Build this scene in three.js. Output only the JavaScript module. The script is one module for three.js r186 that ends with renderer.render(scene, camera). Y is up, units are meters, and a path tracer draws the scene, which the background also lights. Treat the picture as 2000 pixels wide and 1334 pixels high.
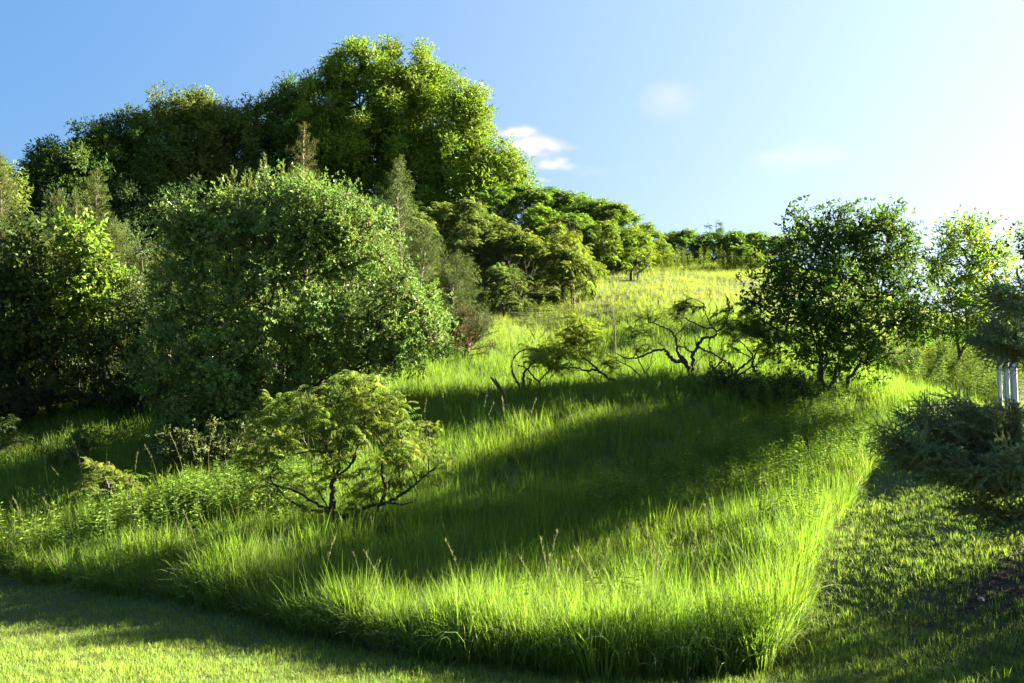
import * as THREE from 'three';
import { ImprovedNoise } from 'three/addons/math/ImprovedNoise.js';

// ---------------------------------------------------------------- camera, sky, sun, exposure
const F = 1900, CX = 1000, CY = 667, EYE = 2.4, PITCH = THREE.MathUtils.degToRad(4.6);
const scene = new THREE.Scene();
const camera = new THREE.PerspectiveCamera(2 * Math.atan(CY / F) * 180 / Math.PI, 1024 / 683, 0.1, 6000);
camera.position.set(0, EYE, 0);
camera.rotation.x = PITCH;

const renderer = new THREE.WebGLRenderer({ antialias: true });
renderer.toneMapping = THREE.LinearToneMapping;
renderer.toneMappingExposure = 14.5;
renderer.shadowMap.enabled = true;

const SUN_AZ = THREE.MathUtils.degToRad(77), SUN_EL = THREE.MathUtils.degToRad(22);
const SUN = new THREE.Vector3(Math.sin(SUN_AZ) * Math.cos(SUN_EL), Math.sin(SUN_EL), -Math.cos(SUN_AZ) * Math.cos(SUN_EL));
const sun = new THREE.DirectionalLight(new THREE.Color().setRGB(1, 0.91, 0.64), 5);
sun.position.copy(SUN).multiplyScalar(120).add(new THREE.Vector3(0, 0, -20));
sun.target.position.set(0, 0, -20);
sun.castShadow = true;
sun.shadow.mapSize.set(4096, 4096);
Object.assign(sun.shadow.camera, { left: -60, right: 60, top: 60, bottom: -60, near: 1, far: 300 });
scene.add(sun, sun.target);

// ---------------------------------------------------------------- small maths
function rngOf(seed) {
  let a = seed >>> 0;
  return () => { a = (a + 0x6d2b79f5) | 0; let t = Math.imul(a ^ (a >>> 15), 1 | a); t = (t + Math.imul(t ^ (t >>> 7), 61 | t)) ^ t; return ((t ^ (t >>> 14)) >>> 0) / 4294967296; };
}
const noise = new ImprovedNoise();
const V = (x, y, z) => new THREE.Vector3(x, y, z);
const lerp = (a, b, t) => a + (b - a) * t;
const clamp = (x, a, b) => Math.min(b, Math.max(a, x));
const sstep = (a, b, x) => { const t = clamp((x - a) / (b - a), 0, 1); return t * t * (3 - 2 * t); };
function fbm(x, y, z, o = 4) { let s = 0, a = 0.5, f = 1; for (let i = 0; i < o; i++) { s += a * noise.noise(x * f, y * f, z * f); f *= 2.03; a *= 0.5; } return s; }
const CP = Math.cos(PITCH), SP = Math.sin(PITCH);
// the place seen at a pixel of the photograph (2000 wide) that stands d metres in front of the camera
function at(px, py, d) {
  const u = (px - CX) / F, v = (CY - py) / F, y = v * CP + SP, z = v * SP - CP, k = d / -z;
  return V(u * k, EYE + y * k, -d);
}
function project(p) {
  const y = p.y - EYE, f = -p.z * CP + y * SP, v = y * CP + p.z * SP;
  return [CX + F * p.x / f, CY - F * v / f, f];
}
function onUnit(rng) { const z = rng() * 2 - 1, a = rng() * 6.2832, r = Math.sqrt(1 - z * z); return V(Math.cos(a) * r, z, Math.sin(a) * r); }

// ---------------------------------------------------------------- the sky: clear air that pales towards the sun, a few wisps of cloud
{
  const W = 4096, H = 2048, data = new Float32Array(W * H * 4), dir = V(0, 0, 0);
  const rng = rngOf(77), wisps = [];
  const put = (px, py, w, h, k) => { const p = at(px, py, 100).sub(camera.position); wisps.push({ az: Math.atan2(p.x, -p.z), el: Math.atan2(p.y, Math.hypot(p.x, p.z)), w: w / F, h: h / F, k }); };
  put(1012, 257, 34, 10, 1.5); put(1044, 286, 46, 15, 2.2); put(1085, 320, 36, 10, 1.7); put(1055, 352, 22, 5, 0.6); put(975, 262, 26, 6, 0.6);
  put(1560, 305, 110, 34, 0.6); put(1310, 195, 70, 40, 0.36); put(1180, 330, 90, 22, 0.3); put(1120, 290, 40, 10, 0.25);
  for (let i = 0; i < 46; i++) { const az = rng() * 6.2832 - 3.1416; if (Math.abs(az) < 0.62) continue; const w = 0.02 + rng() * 0.05; wisps.push({ az, el: 0.12 + rng() * 0.35, w, h: w * 0.3, k: 0.3 + rng() * 0.8 }); }
  const zen = [0.0115, 0.051, 0.130], hor = [0.068, 0.118, 0.156];
  for (let r = 0; r < H; r++) {
    const el = ((r + 0.5) / H - 0.5) * Math.PI, y = Math.sin(el), ce = Math.cos(el);
    const near = wisps.filter((w) => Math.abs(el - w.el) < w.h * 3);
    for (let c = 0; c < W; c++) {
      const o = (r * W + c) * 4;
      if (el < -0.02) { data[o] = 0.02; data[o + 1] = 0.03; data[o + 2] = 0.015; data[o + 3] = 1; continue; }
      const a = ((c + 0.5) / W - 0.5) * 2 * Math.PI;
      dir.set(Math.cos(a) * ce, y, Math.sin(a) * ce);
      const ang = Math.acos(clamp(dir.dot(SUN), -1, 1)) * 180 / Math.PI;
      const low = Math.exp(-Math.max(el, 0) / 0.2), gl = (0.46 * Math.exp(-((ang / 57) ** 2)) + 0.1 * Math.exp(-ang / 14)) * (0.42 + 0.58 * low);
      for (let k = 0; k < 3; k++) data[o + k] = 0.41 * (lerp(zen[k], hor[k], low) + gl * [1, 1, 0.9][k]);
      if (near.length) {
        const az = Math.atan2(dir.x, -dir.z);
        let m = 0;
        for (const w of near) {
          let da = az - w.az; if (da > Math.PI) da -= 2 * Math.PI; if (da < -Math.PI) da += 2 * Math.PI;
          if (Math.abs(da) > w.w * 3) continue;
          const nx = da / w.w, ny = (el - w.el) / w.h;
          const rag = fbm(da / w.h * 0.32 + w.az * 30, (el - w.el) / w.h * 0.6 + w.el * 40, 3.3, 5);
          m += w.k * Math.exp(-(nx * nx + ny * ny) * 1.15) * clamp(0.95 + rag * 1.7, 0, 2);
        }
        m = clamp((m - 0.12) * 1.15, 0, 1);
        for (let k = 0; k < 3; k++) data[o + k] = lerp(data[o + k], Math.max(0.073 - 0.001 * k, data[o + k]), m);
      }
      data[o + 3] = 1;
    }
  }
  const tex = new THREE.DataTexture(data, W, H, THREE.RGBAFormat, THREE.FloatType);
  tex.mapping = THREE.EquirectangularReflectionMapping;
  tex.magFilter = tex.minFilter = THREE.LinearFilter;
  tex.needsUpdate = true;
  scene.background = tex;
  scene.environment = tex;
}

// ---------------------------------------------------------------- geometry builder, things and parts
class GB {
  constructor() { this.p = []; this.c = []; this.i = []; }
  v(p, c) { this.p.push(p.x, p.y, p.z); this.c.push(c[0], c[1], c[2]); return this.p.length / 3 - 1; }
  // a leaf of two faces folded along its midrib
  leaf(b, dir, side, len, wid, col, fold = 0.2, tipDrop = 0) {
    const n = V(0, 0, 0).crossVectors(side, dir), m = b.clone().addScaledVector(dir, len * 0.42), tip = b.clone().addScaledVector(dir, len).addScaledVector(n, -tipDrop * len);
    const l = m.clone().addScaledVector(side, wid / 2).addScaledVector(n, wid * fold), r = m.clone().addScaledVector(side, -wid / 2).addScaledVector(n, wid * fold);
    const a = this.v(b, col), c = this.v(l, col), d = this.v(tip, col), e = this.v(r, col);
    this.i.push(a, d, c, a, e, d);
  }
  spike(b, tip, w, side, col) {
    const a = this.v(b.clone().addScaledVector(side, w), col), c = this.v(b.clone().addScaledVector(side, -w), col), d = this.v(tip, col);
    this.i.push(a, c, d);
  }
  tube(pts, radii, sides, col) {
    const t = V(0, 0, 0), u = V(0, 0, 0), w = V(0, 0, 0), n0 = this.p.length / 3;
    let ref = V(0.31, 0.17, 0.93);
    for (let k = 0; k < pts.length; k++) {
      t.subVectors(pts[Math.min(k + 1, pts.length - 1)], pts[Math.max(k - 1, 0)]).normalize();
      u.crossVectors(t, ref); if (u.lengthSq() < 1e-4) u.crossVectors(t, V(1, 0, 0)); u.normalize(); w.crossVectors(t, u);
      ref = w.clone().cross(t).length() > 0.1 ? ref : V(1, 0, 0);
      const c = Array.isArray(col[0]) ? col[k] : col;
      for (let s = 0; s < sides; s++) {
        const a = s / sides * 6.2832;
        this.v(pts[k].clone().addScaledVector(u, Math.cos(a) * radii[k]).addScaledVector(w, Math.sin(a) * radii[k]), c);
      }
    }
    for (let k = 0; k + 1 < pts.length; k++) for (let s = 0; s < sides; s++) {
      const a = n0 + k * sides + s, b = n0 + k * sides + (s + 1) % sides, c = a + sides, d = b + sides;
      this.i.push(a, b, d, a, d, c);
    }
    const end = this.v(pts[pts.length - 1], Array.isArray(col[0]) ? col[col.length - 1] : col), l = n0 + (pts.length - 1) * sides;
    for (let s = 0; s < sides; s++) this.i.push(l + s, l + (s + 1) % sides, end);
  }
  build(smooth = false) {
    const g = new THREE.BufferGeometry();
    g.setAttribute('position', new THREE.BufferAttribute(new Float32Array(this.p), 3));
    g.setAttribute('color', new THREE.BufferAttribute(new Float32Array(this.c), 3));
    g.setIndex(this.i);
    if (smooth) g.computeVertexNormals();
    return g;
  }
}
const used = new Map();
function numbered(name) { const n = used.get(name) ?? 0; used.set(name, n + 1); return n ? `${name}_${String(n).padStart(3, '0')}` : name; }
function thing(name, label, category, base, group) {
  const o = new THREE.Group();
  o.name = numbered(name);
  o.position.copy(base);
  o.userData = { label, category };
  if (group) o.userData.group = group;
  scene.add(o);
  return o;
}
function shade(o) { o.castShadow = o.receiveShadow = true; return o; }
function part(root, name, geo, mat, extra) {            // geometry given in world metres, kept in the thing's own axes
  const m = shade(new THREE.Mesh(geo, mat));
  m.name = name;
  m.position.copy(root.position).negate();
  if (extra) Object.assign(m.userData, extra);
  root.add(m);
  return m;
}
class Bag {                                             // copies of one small piece of foliage
  constructor() { this.m = []; this.c = []; }
  add(pos, dir, scale, color, rng, sy = 1) {
    q1.setFromUnitVectors(Y, dir); q2.setFromAxisAngle(Y, rng() * 6.2832); q1.multiply(q2);
    m4.compose(pos, q1, sv.set(scale, scale * sy, scale));
    for (let k = 0; k < 16; k++) this.m.push(m4.elements[k]);
    this.c.push(color[0], color[1], color[2]);
  }
  get n() { return this.c.length / 3; }
  mesh(name, geo, mat) {
    const o = shade(new THREE.InstancedMesh(geo, mat, this.n));
    o.instanceMatrix = new THREE.InstancedBufferAttribute(new Float32Array(this.m), 16);
    o.instanceColor = new THREE.InstancedBufferAttribute(new Float32Array(this.c), 3);
    o.name = name;
    o.userData.kind = 'stuff';
    return o;
  }
}
const Y = V(0, 1, 0), q1 = new THREE.Quaternion(), q2 = new THREE.Quaternion(), m4 = new THREE.Matrix4(), sv = V(1, 1, 1);
function stuff(name, label, bags, geos, mat, piece) {      // what nobody could count: one object
  const o = new THREE.Group();
  o.name = name; o.userData = { kind: 'stuff', label };
  bags.forEach((b, k) => { if (b.n) o.add(b.mesh(piece, geos[k], mat)); });
  scene.add(o);
}
function bagPart(root, name, bag, geo, mat) {
  if (!bag.n) return;
  const o = bag.mesh(name, geo, mat);
  o.position.copy(root.position).negate();
  root.add(o);
  return o;
}
const GAIN = 0.62, tinted = (c, k, h = 0) => [c[0] * k * (1 + h) * GAIN * 0.94, c[1] * k * GAIN, c[2] * k * (1 - h) * GAIN];

// ---------------------------------------------------------------- materials
function leafMaterial(name, transmission, coat = 0.2, coatRough = 0.4) {
  return new THREE.MeshPhysicalMaterial({ name, color: 0xffffff, vertexColors: true, roughness: 1, transmission, thickness: 0, side: THREE.DoubleSide, clearcoat: coat, clearcoatRoughness: coatRough, specularIntensity: 0.25 });
}
const M = {
  leaf: leafMaterial('leaf', 0.42, 0.1),
  glossLeaf: leafMaterial('glossy leaf', 0.38, 0.3, 0.25),
  thinLeaf: leafMaterial('thin leaf', 0.6, 0.08),
  blade: leafMaterial('grass blade', 0.6, 0.06, 0.4),
  lawn: leafMaterial('lawn blade', 0.5, 0.15, 0.4),
  needle: leafMaterial('needle', 0.3, 0.15, 0.4),
};
function barkTexture() {
  const n = 256, d = new Uint8Array(n * n * 4);
  for (let y = 0; y < n; y++) for (let x = 0; x < n; x++) {
    const a = x / n * 6.2832, s = fbm(Math.cos(a) * 3, Math.sin(a) * 3 + 9, y / n * 2.2, 5), k = clamp(140 + s * 190, 30, 255), o = (y * n + x) * 4;
    d[o] = d[o + 1] = d[o + 2] = k; d[o + 3] = 255;
  }
  const t = new THREE.DataTexture(d, n, n); t.wrapS = t.wrapT = THREE.RepeatWrapping; t.magFilter = THREE.LinearFilter; t.needsUpdate = true; return t;
}
M.bark = new THREE.MeshStandardMaterial({ name: 'bark', vertexColors: true, roughness: 0.95 });
M.white = new THREE.MeshStandardMaterial({ name: 'white paint greyed for shade', color: new THREE.Color().setRGB(0.36, 0.37, 0.37), roughness: 0.6 });  // white greyed to carry the shade the posts stand in

// ---------------------------------------------------------------- the lie of the land: heights through known spots (x, distance, height)
const spots = [];
const spot = (px, py, d, down = 0) => { const p = at(px, py, d); spots.push([p.x, d, p.y - down]); };
for (const a of [[0, 1115, 15.5], [300, 1165, 13.2], [600, 1240, 10.9], [900, 1312, 9.3], [1200, 1335, 8.9], [1480, 1322, 9], [0, 1334, 8.9], [500, 1334, 8.9]]) spot(...a);
for (const a of [[1560, 1250, 10], [1585, 1100, 12.4], [1640, 1010, 14.5], [1740, 895, 17.5], [1800, 835, 20], [1880, 795, 23], [1700, 1110, 11.8], [1900, 1102, 10.5], [1900, 1310, 8.3], [1980, 992, 12], [1960, 800, 17]]) spot(...a);
for (const a of [[0, 960, 18, 0.45], [200, 960, 17, 0.45], [400, 1000, 15.5, 0.45], [650, 1035, 14, 0.3], [1000, 1000, 14.2, 0.5], [1000, 900, 16.8, 0.5], [1250, 950, 15.3, 0.5], [1400, 900, 16.6, 0.5], [1100, 1150, 11.6, 0.4], [1400, 1120, 11.8, 0.5], [1600, 900, 16.6, 0.4]]) spot(...a);
for (const a of [[1060, 815, 19, 0.2], [1355, 790, 20, 0.1], [1620, 760, 22, 0.1], [800, 770, 21.3, 0.3], [500, 865, 20, 0.1], [870, 690, 24.5, 0.4], [1000, 700, 23.6, 0.6], [1060, 640, 26.5, 1.0], [1080, 605, 29.5, 0.9], [1300, 700, 23.4, 0.3], [1300, 640, 27, 0.1], [1340, 600, 29.5, 0.1], [930, 600, 29, 0.4], [1100, 590, 31, 0.7], [1300, 570, 32, 0.4], [1420, 560, 32.5, 0.4], [1300, 522, 37.5, 0.3], [1450, 524, 37.5, 0.3], [1150, 505, 38, 0.2], [1000, 460, 41, 0.3]]) spot(...a);
for (const a of [[250, 840, 22], [50, 815, 24], [250, 700, 28.5], [0, 690, 31], [450, 580, 33], [700, 440, 41], [400, 490, 41], [150, 540, 40], [0, 580, 39], [1850, 770, 27], [1960, 742, 28], [1900, 675, 36], [1990, 660, 40], [1650, 560, 38], [1780, 640, 36]]) spot(...a);
for (const [px, py, d] of [[1300, 512, 42], [1500, 518, 43], [1100, 475, 44], [900, 440, 46]]) spot(px, py, d);
for (const a of [[0, 0, 0], [-10, 0, 0], [10, 0, 0.2], [-14, 6, 0], [14, 5, 0.7], [-20, 14, 0.1], [-28, 30, 3], [-32, 45, 6], [26, 20, 3], [30, 38, 5.5], [0, 60, 9], [-25, 62, 8], [25, 60, 6], [0, -20, 0], [40, 0, 0.5], [-40, 0, 0], [13, 12, 1.7]]) spots.push(a);
const heightOf = (() => {
  const n = spots.length, N = n + 3, A = [];
  const U = (r2) => (r2 < 1e-9 ? 0 : 0.5 * r2 * Math.log(r2));
  for (let i = 0; i < n; i++) {
    const row = new Float64Array(N + 1);
    for (let j = 0; j < n; j++) row[j] = U((spots[i][0] - spots[j][0]) ** 2 + (spots[i][1] - spots[j][1]) ** 2) + (i === j ? 0.6 : 0);
    row[n] = 1; row[n + 1] = spots[i][0]; row[n + 2] = spots[i][1]; row[N] = spots[i][2]; A.push(row);
  }
  for (let k = 0; k < 3; k++) { const row = new Float64Array(N + 1); for (let j = 0; j < n; j++) row[j] = k === 0 ? 1 : spots[j][k - 1]; A.push(row); }
  for (let c = 0; c < N; c++) {
    let b = c; for (let r = c + 1; r < N; r++) if (Math.abs(A[r][c]) > Math.abs(A[b][c])) b = r;
    [A[c], A[b]] = [A[b], A[c]];
    for (let r = 0; r < N; r++) if (r !== c && A[r][c]) { const f = A[r][c] / A[c][c]; for (let k = c; k <= N; k++) A[r][k] -= f * A[c][k]; }
  }
  const w = A.map((row, k) => row[N] / row[k]);
  return (x, d) => {
    let s = w[n] + w[n + 1] * x + w[n + 2] * d;
    for (let j = 0; j < n; j++) s += w[j] * U((x - spots[j][0]) ** 2 + (d - spots[j][1]) ** 2);
    const out = sstep(42, 95, Math.hypot(x, d - 25));
    return lerp(s, 0, out);
  };
})();
const bumps = (x, z) => 0.10 * fbm(x * 0.35, 1.7, z * 0.35, 3) * sstep(6, 14, -z) + 0.42 * fbm(x * 0.22, 5.7, z * 0.3, 3) * sstep(13, 18, -z) * sstep(60, 45, -z);
const H = (x, z) => heightOf(x, -z) + bumps(x, z);
function ground(px, d) { let p = at(px, 800, d); for (let i = 0; i < 6; i++) { const y = H(p.x, -d), f = d * CP + (y - EYE) * SP; p = V((px - CX) / F * f, y, -d); } return p; }
// edge of the mown lawn: distance at which the tall grass begins, by x
const EDGE = [[-40, 24], [-20, 18.5], [-8.16, 15.4], [-4.86, 13.2], [-2.3, 10.9], [-0.5, 9.55], [0.9, 9.1], [2.3, 9.15], [2.75, 9.7], [3.2, 11.1], [3.7, 12.5], [4.8, 14.5], [6.7, 17.5], [8.3, 20], [11, 24], [20, 34], [60, 70]];
function edge(x) { let k = 1; while (k < EDGE.length - 1 && EDGE[k][0] < x) k++; const [a, b] = [EDGE[k - 1], EDGE[k]]; return lerp(a[1], b[1], (x - a[0]) / (b[0] - a[0])); }
const wild = (x, z) => -z - edge(x) - 0.28 * fbm(x * 0.9, 4.1, z * 0.9, 4);   // above 0 in the tall grass
const soil = (x, z) => sstep(1.15, 0.1, Math.hypot((x - 5.2) / 1.5, (z + 9.7) / 1.1) + 0.9 * fbm(x * 1.1, 8, z * 1.1, 4));

{
  const axis = (lo, hi, step, far) => { const a = []; for (let t = lo; t <= hi + 1e-6; t += step) a.push(t); let s = step; let t = hi; while (t < far) { s *= 1.35; t += s; a.push(t); } s = step; t = lo; while (t > -far) { s *= 1.35; t -= s; a.unshift(t); } return a; };
  const xs = axis(-40, 40, 0.4, 1400), zs = axis(-62, 8, 0.4, 1400), p = [], c = [], uv = [], idx = [];
  for (const z of zs) for (const x of xs) {
    p.push(x, H(x, z), z); uv.push(x / 3, z / 3);
    const w = sstep(-0.1, 0.25, wild(x, z)), s = soil(x, z), n = 1 + 0.35 * fbm(x * 0.8, 2, z * 0.8, 3);
    const turf = [0.05, 0.072, 0.014], thatch = [0.05, 0.076, 0.014], dirt = [0.03, 0.018, 0.010];
    for (let k = 0; k < 3; k++) c.push(lerp(lerp(turf[k], thatch[k], w), dirt[k], s) * n);
  }
  const nx = xs.length;
  for (let j = 0; j + 1 < zs.length; j++) for (let i = 0; i + 1 < nx; i++) { const a = j * nx + i; idx.push(a, a + nx, a + 1, a + 1, a + nx, a + nx + 1); }
  const g = new THREE.BufferGeometry();
  g.setAttribute('position', new THREE.BufferAttribute(new Float32Array(p), 3));
  g.setAttribute('color', new THREE.BufferAttribute(new Float32Array(c), 3));
  g.setAttribute('uv', new THREE.BufferAttribute(new Float32Array(uv), 2));
  g.setIndex(idx); g.computeVertexNormals();
  const n = 512, d = new Uint8Array(n * n * 4), r = rngOf(5);
  for (let i = 0; i < n * n; i++) { const k = clamp(150 + (r() - 0.5) * 150 + (r() < 0.04 ? 80 : 0), 0, 255); d[i * 4] = k; d[i * 4 + 1] = k; d[i * 4 + 2] = k * 0.95; d[i * 4 + 3] = 255; }
  const t = new THREE.DataTexture(d, n, n); t.wrapS = t.wrapT = THREE.RepeatWrapping; t.magFilter = THREE.LinearFilter; t.needsUpdate = true;
  const ground_ = shade(new THREE.Mesh(g, new THREE.MeshStandardMaterial({ name: 'earth', vertexColors: true, map: t, bumpMap: t, bumpScale: 0.02, roughness: 1 })));
  ground_.name = 'ground';
  ground_.userData = { kind: 'structure', label: 'grassy hillside rising from a mown lawn to a wooded crest' };
  scene.add(ground_);
}

// ---------------------------------------------------------------- pieces of foliage
const BARK = [0.026, 0.02, 0.015];
function leafTint(rng) { const k = 0.78 + rng() * 0.5, h = (rng() - 0.5) * 0.24; return [k * (1 + h), k, k * (1 - h)]; }
function spray(seed, { len = 0.5, n = 26, leaf = 0.1, wid = 0.5, spread = 1, sides = 4, fold = 0.18, drop = 0.15, face = 0.9 } = {}) {
  const rng = rngOf(seed), g = new GB(), twig = [0.9, 0.42, 0.9], axes = [];
  const main = []; for (let k = 0; k <= 4; k++) main.push(V((rng() - 0.5) * 0.05, k / 4 * len, (rng() - 0.5) * 0.05));
  g.tube(main, [0.008, 0.007, 0.005, 0.004, 0.002], 3, twig); axes.push([main[0], main[4]]);
  for (let k = 0; k < sides; k++) {
    const t = 0.15 + 0.7 * (k + rng()) / sides, a = rng() * 6.2832, b = V(0, t * len, 0), l = len * (0.35 + 0.35 * rng());
    const e = b.clone().add(V(Math.cos(a) * l * 0.8 * spread, l * (0.35 + rng() * 0.4), Math.sin(a) * l * 0.8 * spread));
    g.spike(b, e, 0.004, V(Math.sin(a), 0, -Math.cos(a)), twig); axes.push([b, e]);
  }
  for (let k = 0; k < n; k++) {
    const [a, b] = axes[k % axes.length], t = 0.15 + 0.9 * rng(), p = a.clone().lerp(b, t), ax = b.clone().sub(a).normalize();
    const out = onUnit(rng).addScaledVector(ax, 0.4 + 0.4 * t); out.y *= 0.75; out.normalize();
    const nrm = onUnit(rng).multiplyScalar(0.55).addScaledVector(Y, face), side = V(0, 0, 0).crossVectors(nrm, out).normalize(), s = leaf * (0.65 + rng() * 0.6);
    g.leaf(p, out, side, s, s * wid, leafTint(rng), fold, drop);
  }
  return g.build();
}
// a compound leaf: an arching stalk with pairs of narrow hanging leaflets
function compoundLeaf(g, rng, base, az, rise, len, pairs, leafL, leafW, tint, hang = 0.6) {
  const o = V(Math.cos(az), 0, Math.sin(az)), pts = []; let p = base.clone(), e = rise;
  for (let k = 0; k <= 6; k++) { pts.push(p.clone()); p = p.clone().addScaledVector(o, Math.cos(e) * len / 6).addScaledVector(Y, Math.sin(e) * len / 6); e -= (rise + 1.0) / 6 * (0.8 + rng() * 0.4); }
  g.tube(pts, [0.006, 0.005, 0.005, 0.004, 0.004, 0.003, 0.002], 3, [tint[0] * 1.3, tint[1] * 0.8, tint[2] * 0.8]);
  const s0 = V(-o.z, 0, o.x);
  for (let k = 0; k < pairs; k++) {
    const t = 0.16 + 0.84 * k / (pairs - 1), f = t * 6, i = Math.min(5, Math.floor(f)), q = pts[i].clone().lerp(pts[i + 1], f - i), ax = pts[i + 1].clone().sub(pts[i]).normalize();
    const l = leafL * (0.65 + 0.5 * Math.sin(Math.min(1, t * 1.15) * 2.7)) * (0.85 + rng() * 0.3);
    for (const s of [-1, 1]) {
      const dir = s0.clone().multiplyScalar(s).addScaledVector(ax, 0.45).addScaledVector(Y, -hang * (0.6 + 0.6 * rng())).normalize();
      const side = V(0, 0, 0).crossVectors(dir, V(0, 1, 0.01)).normalize();
      const k2 = 0.85 + rng() * 0.3;
      g.leaf(q, dir, side, l, leafW, [tint[0] * k2, tint[1] * k2, tint[2] * k2], 0.22, 0.12);
    }
  }
}
function whorl(seed, { n = 9, len = 0.42, pairs = 9, leafL = 0.1, leafW = 0.024, hang = 0.6, rise = 0.8 } = {}) {
  const rng = rngOf(seed), g = new GB();
  for (let k = 0; k < n; k++) compoundLeaf(g, rng, V(0, -0.02 - 0.12 * rng(), 0), k / n * 6.2832 + rng() * 0.7, rise * (0.2 + rng()), len * (0.7 + rng() * 0.5), pairs, leafL, leafW, leafTint(rng), hang);
  return g.build();
}
function cedarFrond(seed, len = 0.5, n = 16) {
  const rng = rngOf(seed), g = new GB(), twig = [1.1, 0.6, 0.7];
  g.tube([V(0, 0, 0), V(0.01, len * 0.5, 0.02), V(0, len, 0.05)], [0.006, 0.004, 0.001], 3, twig);
  for (let k = 0; k < n; k++) {
    const t = 0.08 + 0.9 * k / n, b = V(0, len * t, 0), a = rng() * 6.2832, l = len * (0.48 * (1 - t) + 0.13) * (0.7 + rng() * 0.6);
    const e = b.clone().add(V(Math.cos(a) * l * 0.75, l * 0.75, Math.sin(a) * l * 0.75)), ax = e.clone().sub(b).normalize();
    const c = leafTint(rng);
    g.spike(b, e, 0.006, V(-Math.sin(a), 0, Math.cos(a)), c); g.spike(b, e, 0.006, V(0, 0.7, 0.7), c);
    for (let j = 0; j < 6; j++) {
      const q = b.clone().lerp(e, 0.2 + 0.75 * rng()), d = ax.clone().multiplyScalar(0.8).add(onUnit(rng).multiplyScalar(0.8)).normalize();
      g.spike(q, q.clone().addScaledVector(d, 0.05 + 0.05 * rng()), 0.006, onUnit(rng), leafTint(rng));
    }
  }
  return g.build();
}
function spruceTwig(seed, len = 0.24) {
  const rng = rngOf(seed), g = new GB(), twig = [1.6, 0.7, 0.45];
  const stems = [[V(0, 0, 0), V(0, len, 0)]];
  for (let k = 0; k < 6; k++) { const s = k % 2 ? 1 : -1, y = len * (0.15 + 0.12 * k), l = len * (0.62 - 0.07 * k); stems.push([V(0, y, 0), V(s * l * 0.75, y + l * 0.6, (rng() - 0.5) * l * 0.5)]); }
  for (const [a, b] of stems) {
    g.tube([a, b], [0.004, 0.002], 3, twig);
    const ax = b.clone().sub(a), l = ax.length(); ax.normalize();
    for (let k = 0; k < l * 420; k++) {
      const q = a.clone().lerp(b, rng()), o = onUnit(rng).cross(ax).normalize(), d = o.clone().addScaledVector(ax, 0.55 + rng() * 0.4).normalize();
      g.spike(q, q.clone().addScaledVector(d, 0.018 + 0.01 * rng()), 0.0016, V(0, 0, 0).crossVectors(d, ax).normalize(), leafTint(rng));
    }
  }
  return g.build();
}
function blade(g, rng, b, h, w, lean, az, col, curl) {
  const o = V(Math.cos(az), 0, Math.sin(az)), s = V(-o.z, 0, o.x).applyAxisAngle(Y, (rng() - 0.5) * 1.6), n = 5; let p = b.clone(), e = Math.PI / 2 - lean * 0.3, prev = null;
  for (let k = 0; k <= n; k++) {
    const t = k / n, hw = w / 2 * (k === 0 ? 0.7 : 1 - t * t * 0.96);
    const l = g.v(p.clone().addScaledVector(s, hw), col), r = g.v(p.clone().addScaledVector(s, -hw), col);
    if (prev) g.i.push(prev[0], prev[1], r, prev[0], r, l);
    prev = [l, r];
    p = p.clone().addScaledVector(o, Math.cos(e) * h / n).addScaledVector(Y, Math.sin(e) * h / n);
    e -= lean * curl * (0.3 + t * 1.3);
  }
}
function tuft(seed, { n = 12, h = [0.5, 1], w = [0.0075, 0.0135], rad = 0.09, lean = 0.35, curl = 0.35, straw = 0.06 } = {}) {
  const rng = rngOf(seed), g = new GB();
  for (let k = 0; k < n; k++) {
    const a = rng() * 6.2832, r = rad * Math.sqrt(rng()), c = rng() < straw ? [1.8, 1.25, 2.2] : leafTint(rng);
    blade(g, rng, V(Math.cos(a) * r, 0, Math.sin(a) * r), lerp(h[0], h[1], rng()), lerp(w[0], w[1], rng()), lean * (0.2 + rng() * 1.4), a + (rng() - 0.5) * 2.5, c, curl);
  }
  return g.build();
}
function seedStem(seed, h = 1.1) {
  const rng = rngOf(seed), g = new GB(), straw = [1.6, 1.3, 2.0], pts = [], bend = 0.12 + rng() * 0.25;
  for (let k = 0; k <= 8; k++) { const t = k / 8; pts.push(V(bend * t * t * t, h * (t - 0.1 * bend * t * t * t), 0.02 * Math.sin(t * 5))); }
  g.tube(pts, pts.map((_, k) => 0.0024 - 0.0002 * k), 3, straw);
  for (let k = 0; k < 26; k++) {
    const t = 0.76 + 0.24 * rng(), f = t * 8, i = Math.min(7, Math.floor(f)), q = pts[i].clone().lerp(pts[i + 1], f - i), d = V(rng() - 0.3, 0.7 + rng() * 0.5, rng() - 0.5).normalize();
    g.leaf(q, d, V(0, 0, 0).crossVectors(d, onUnit(rng)).normalize(), 0.03 + 0.03 * rng(), 0.007, tinted(straw, 0.8 + 0.5 * rng()), 0.2);
  }
  return g.build();
}
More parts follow.
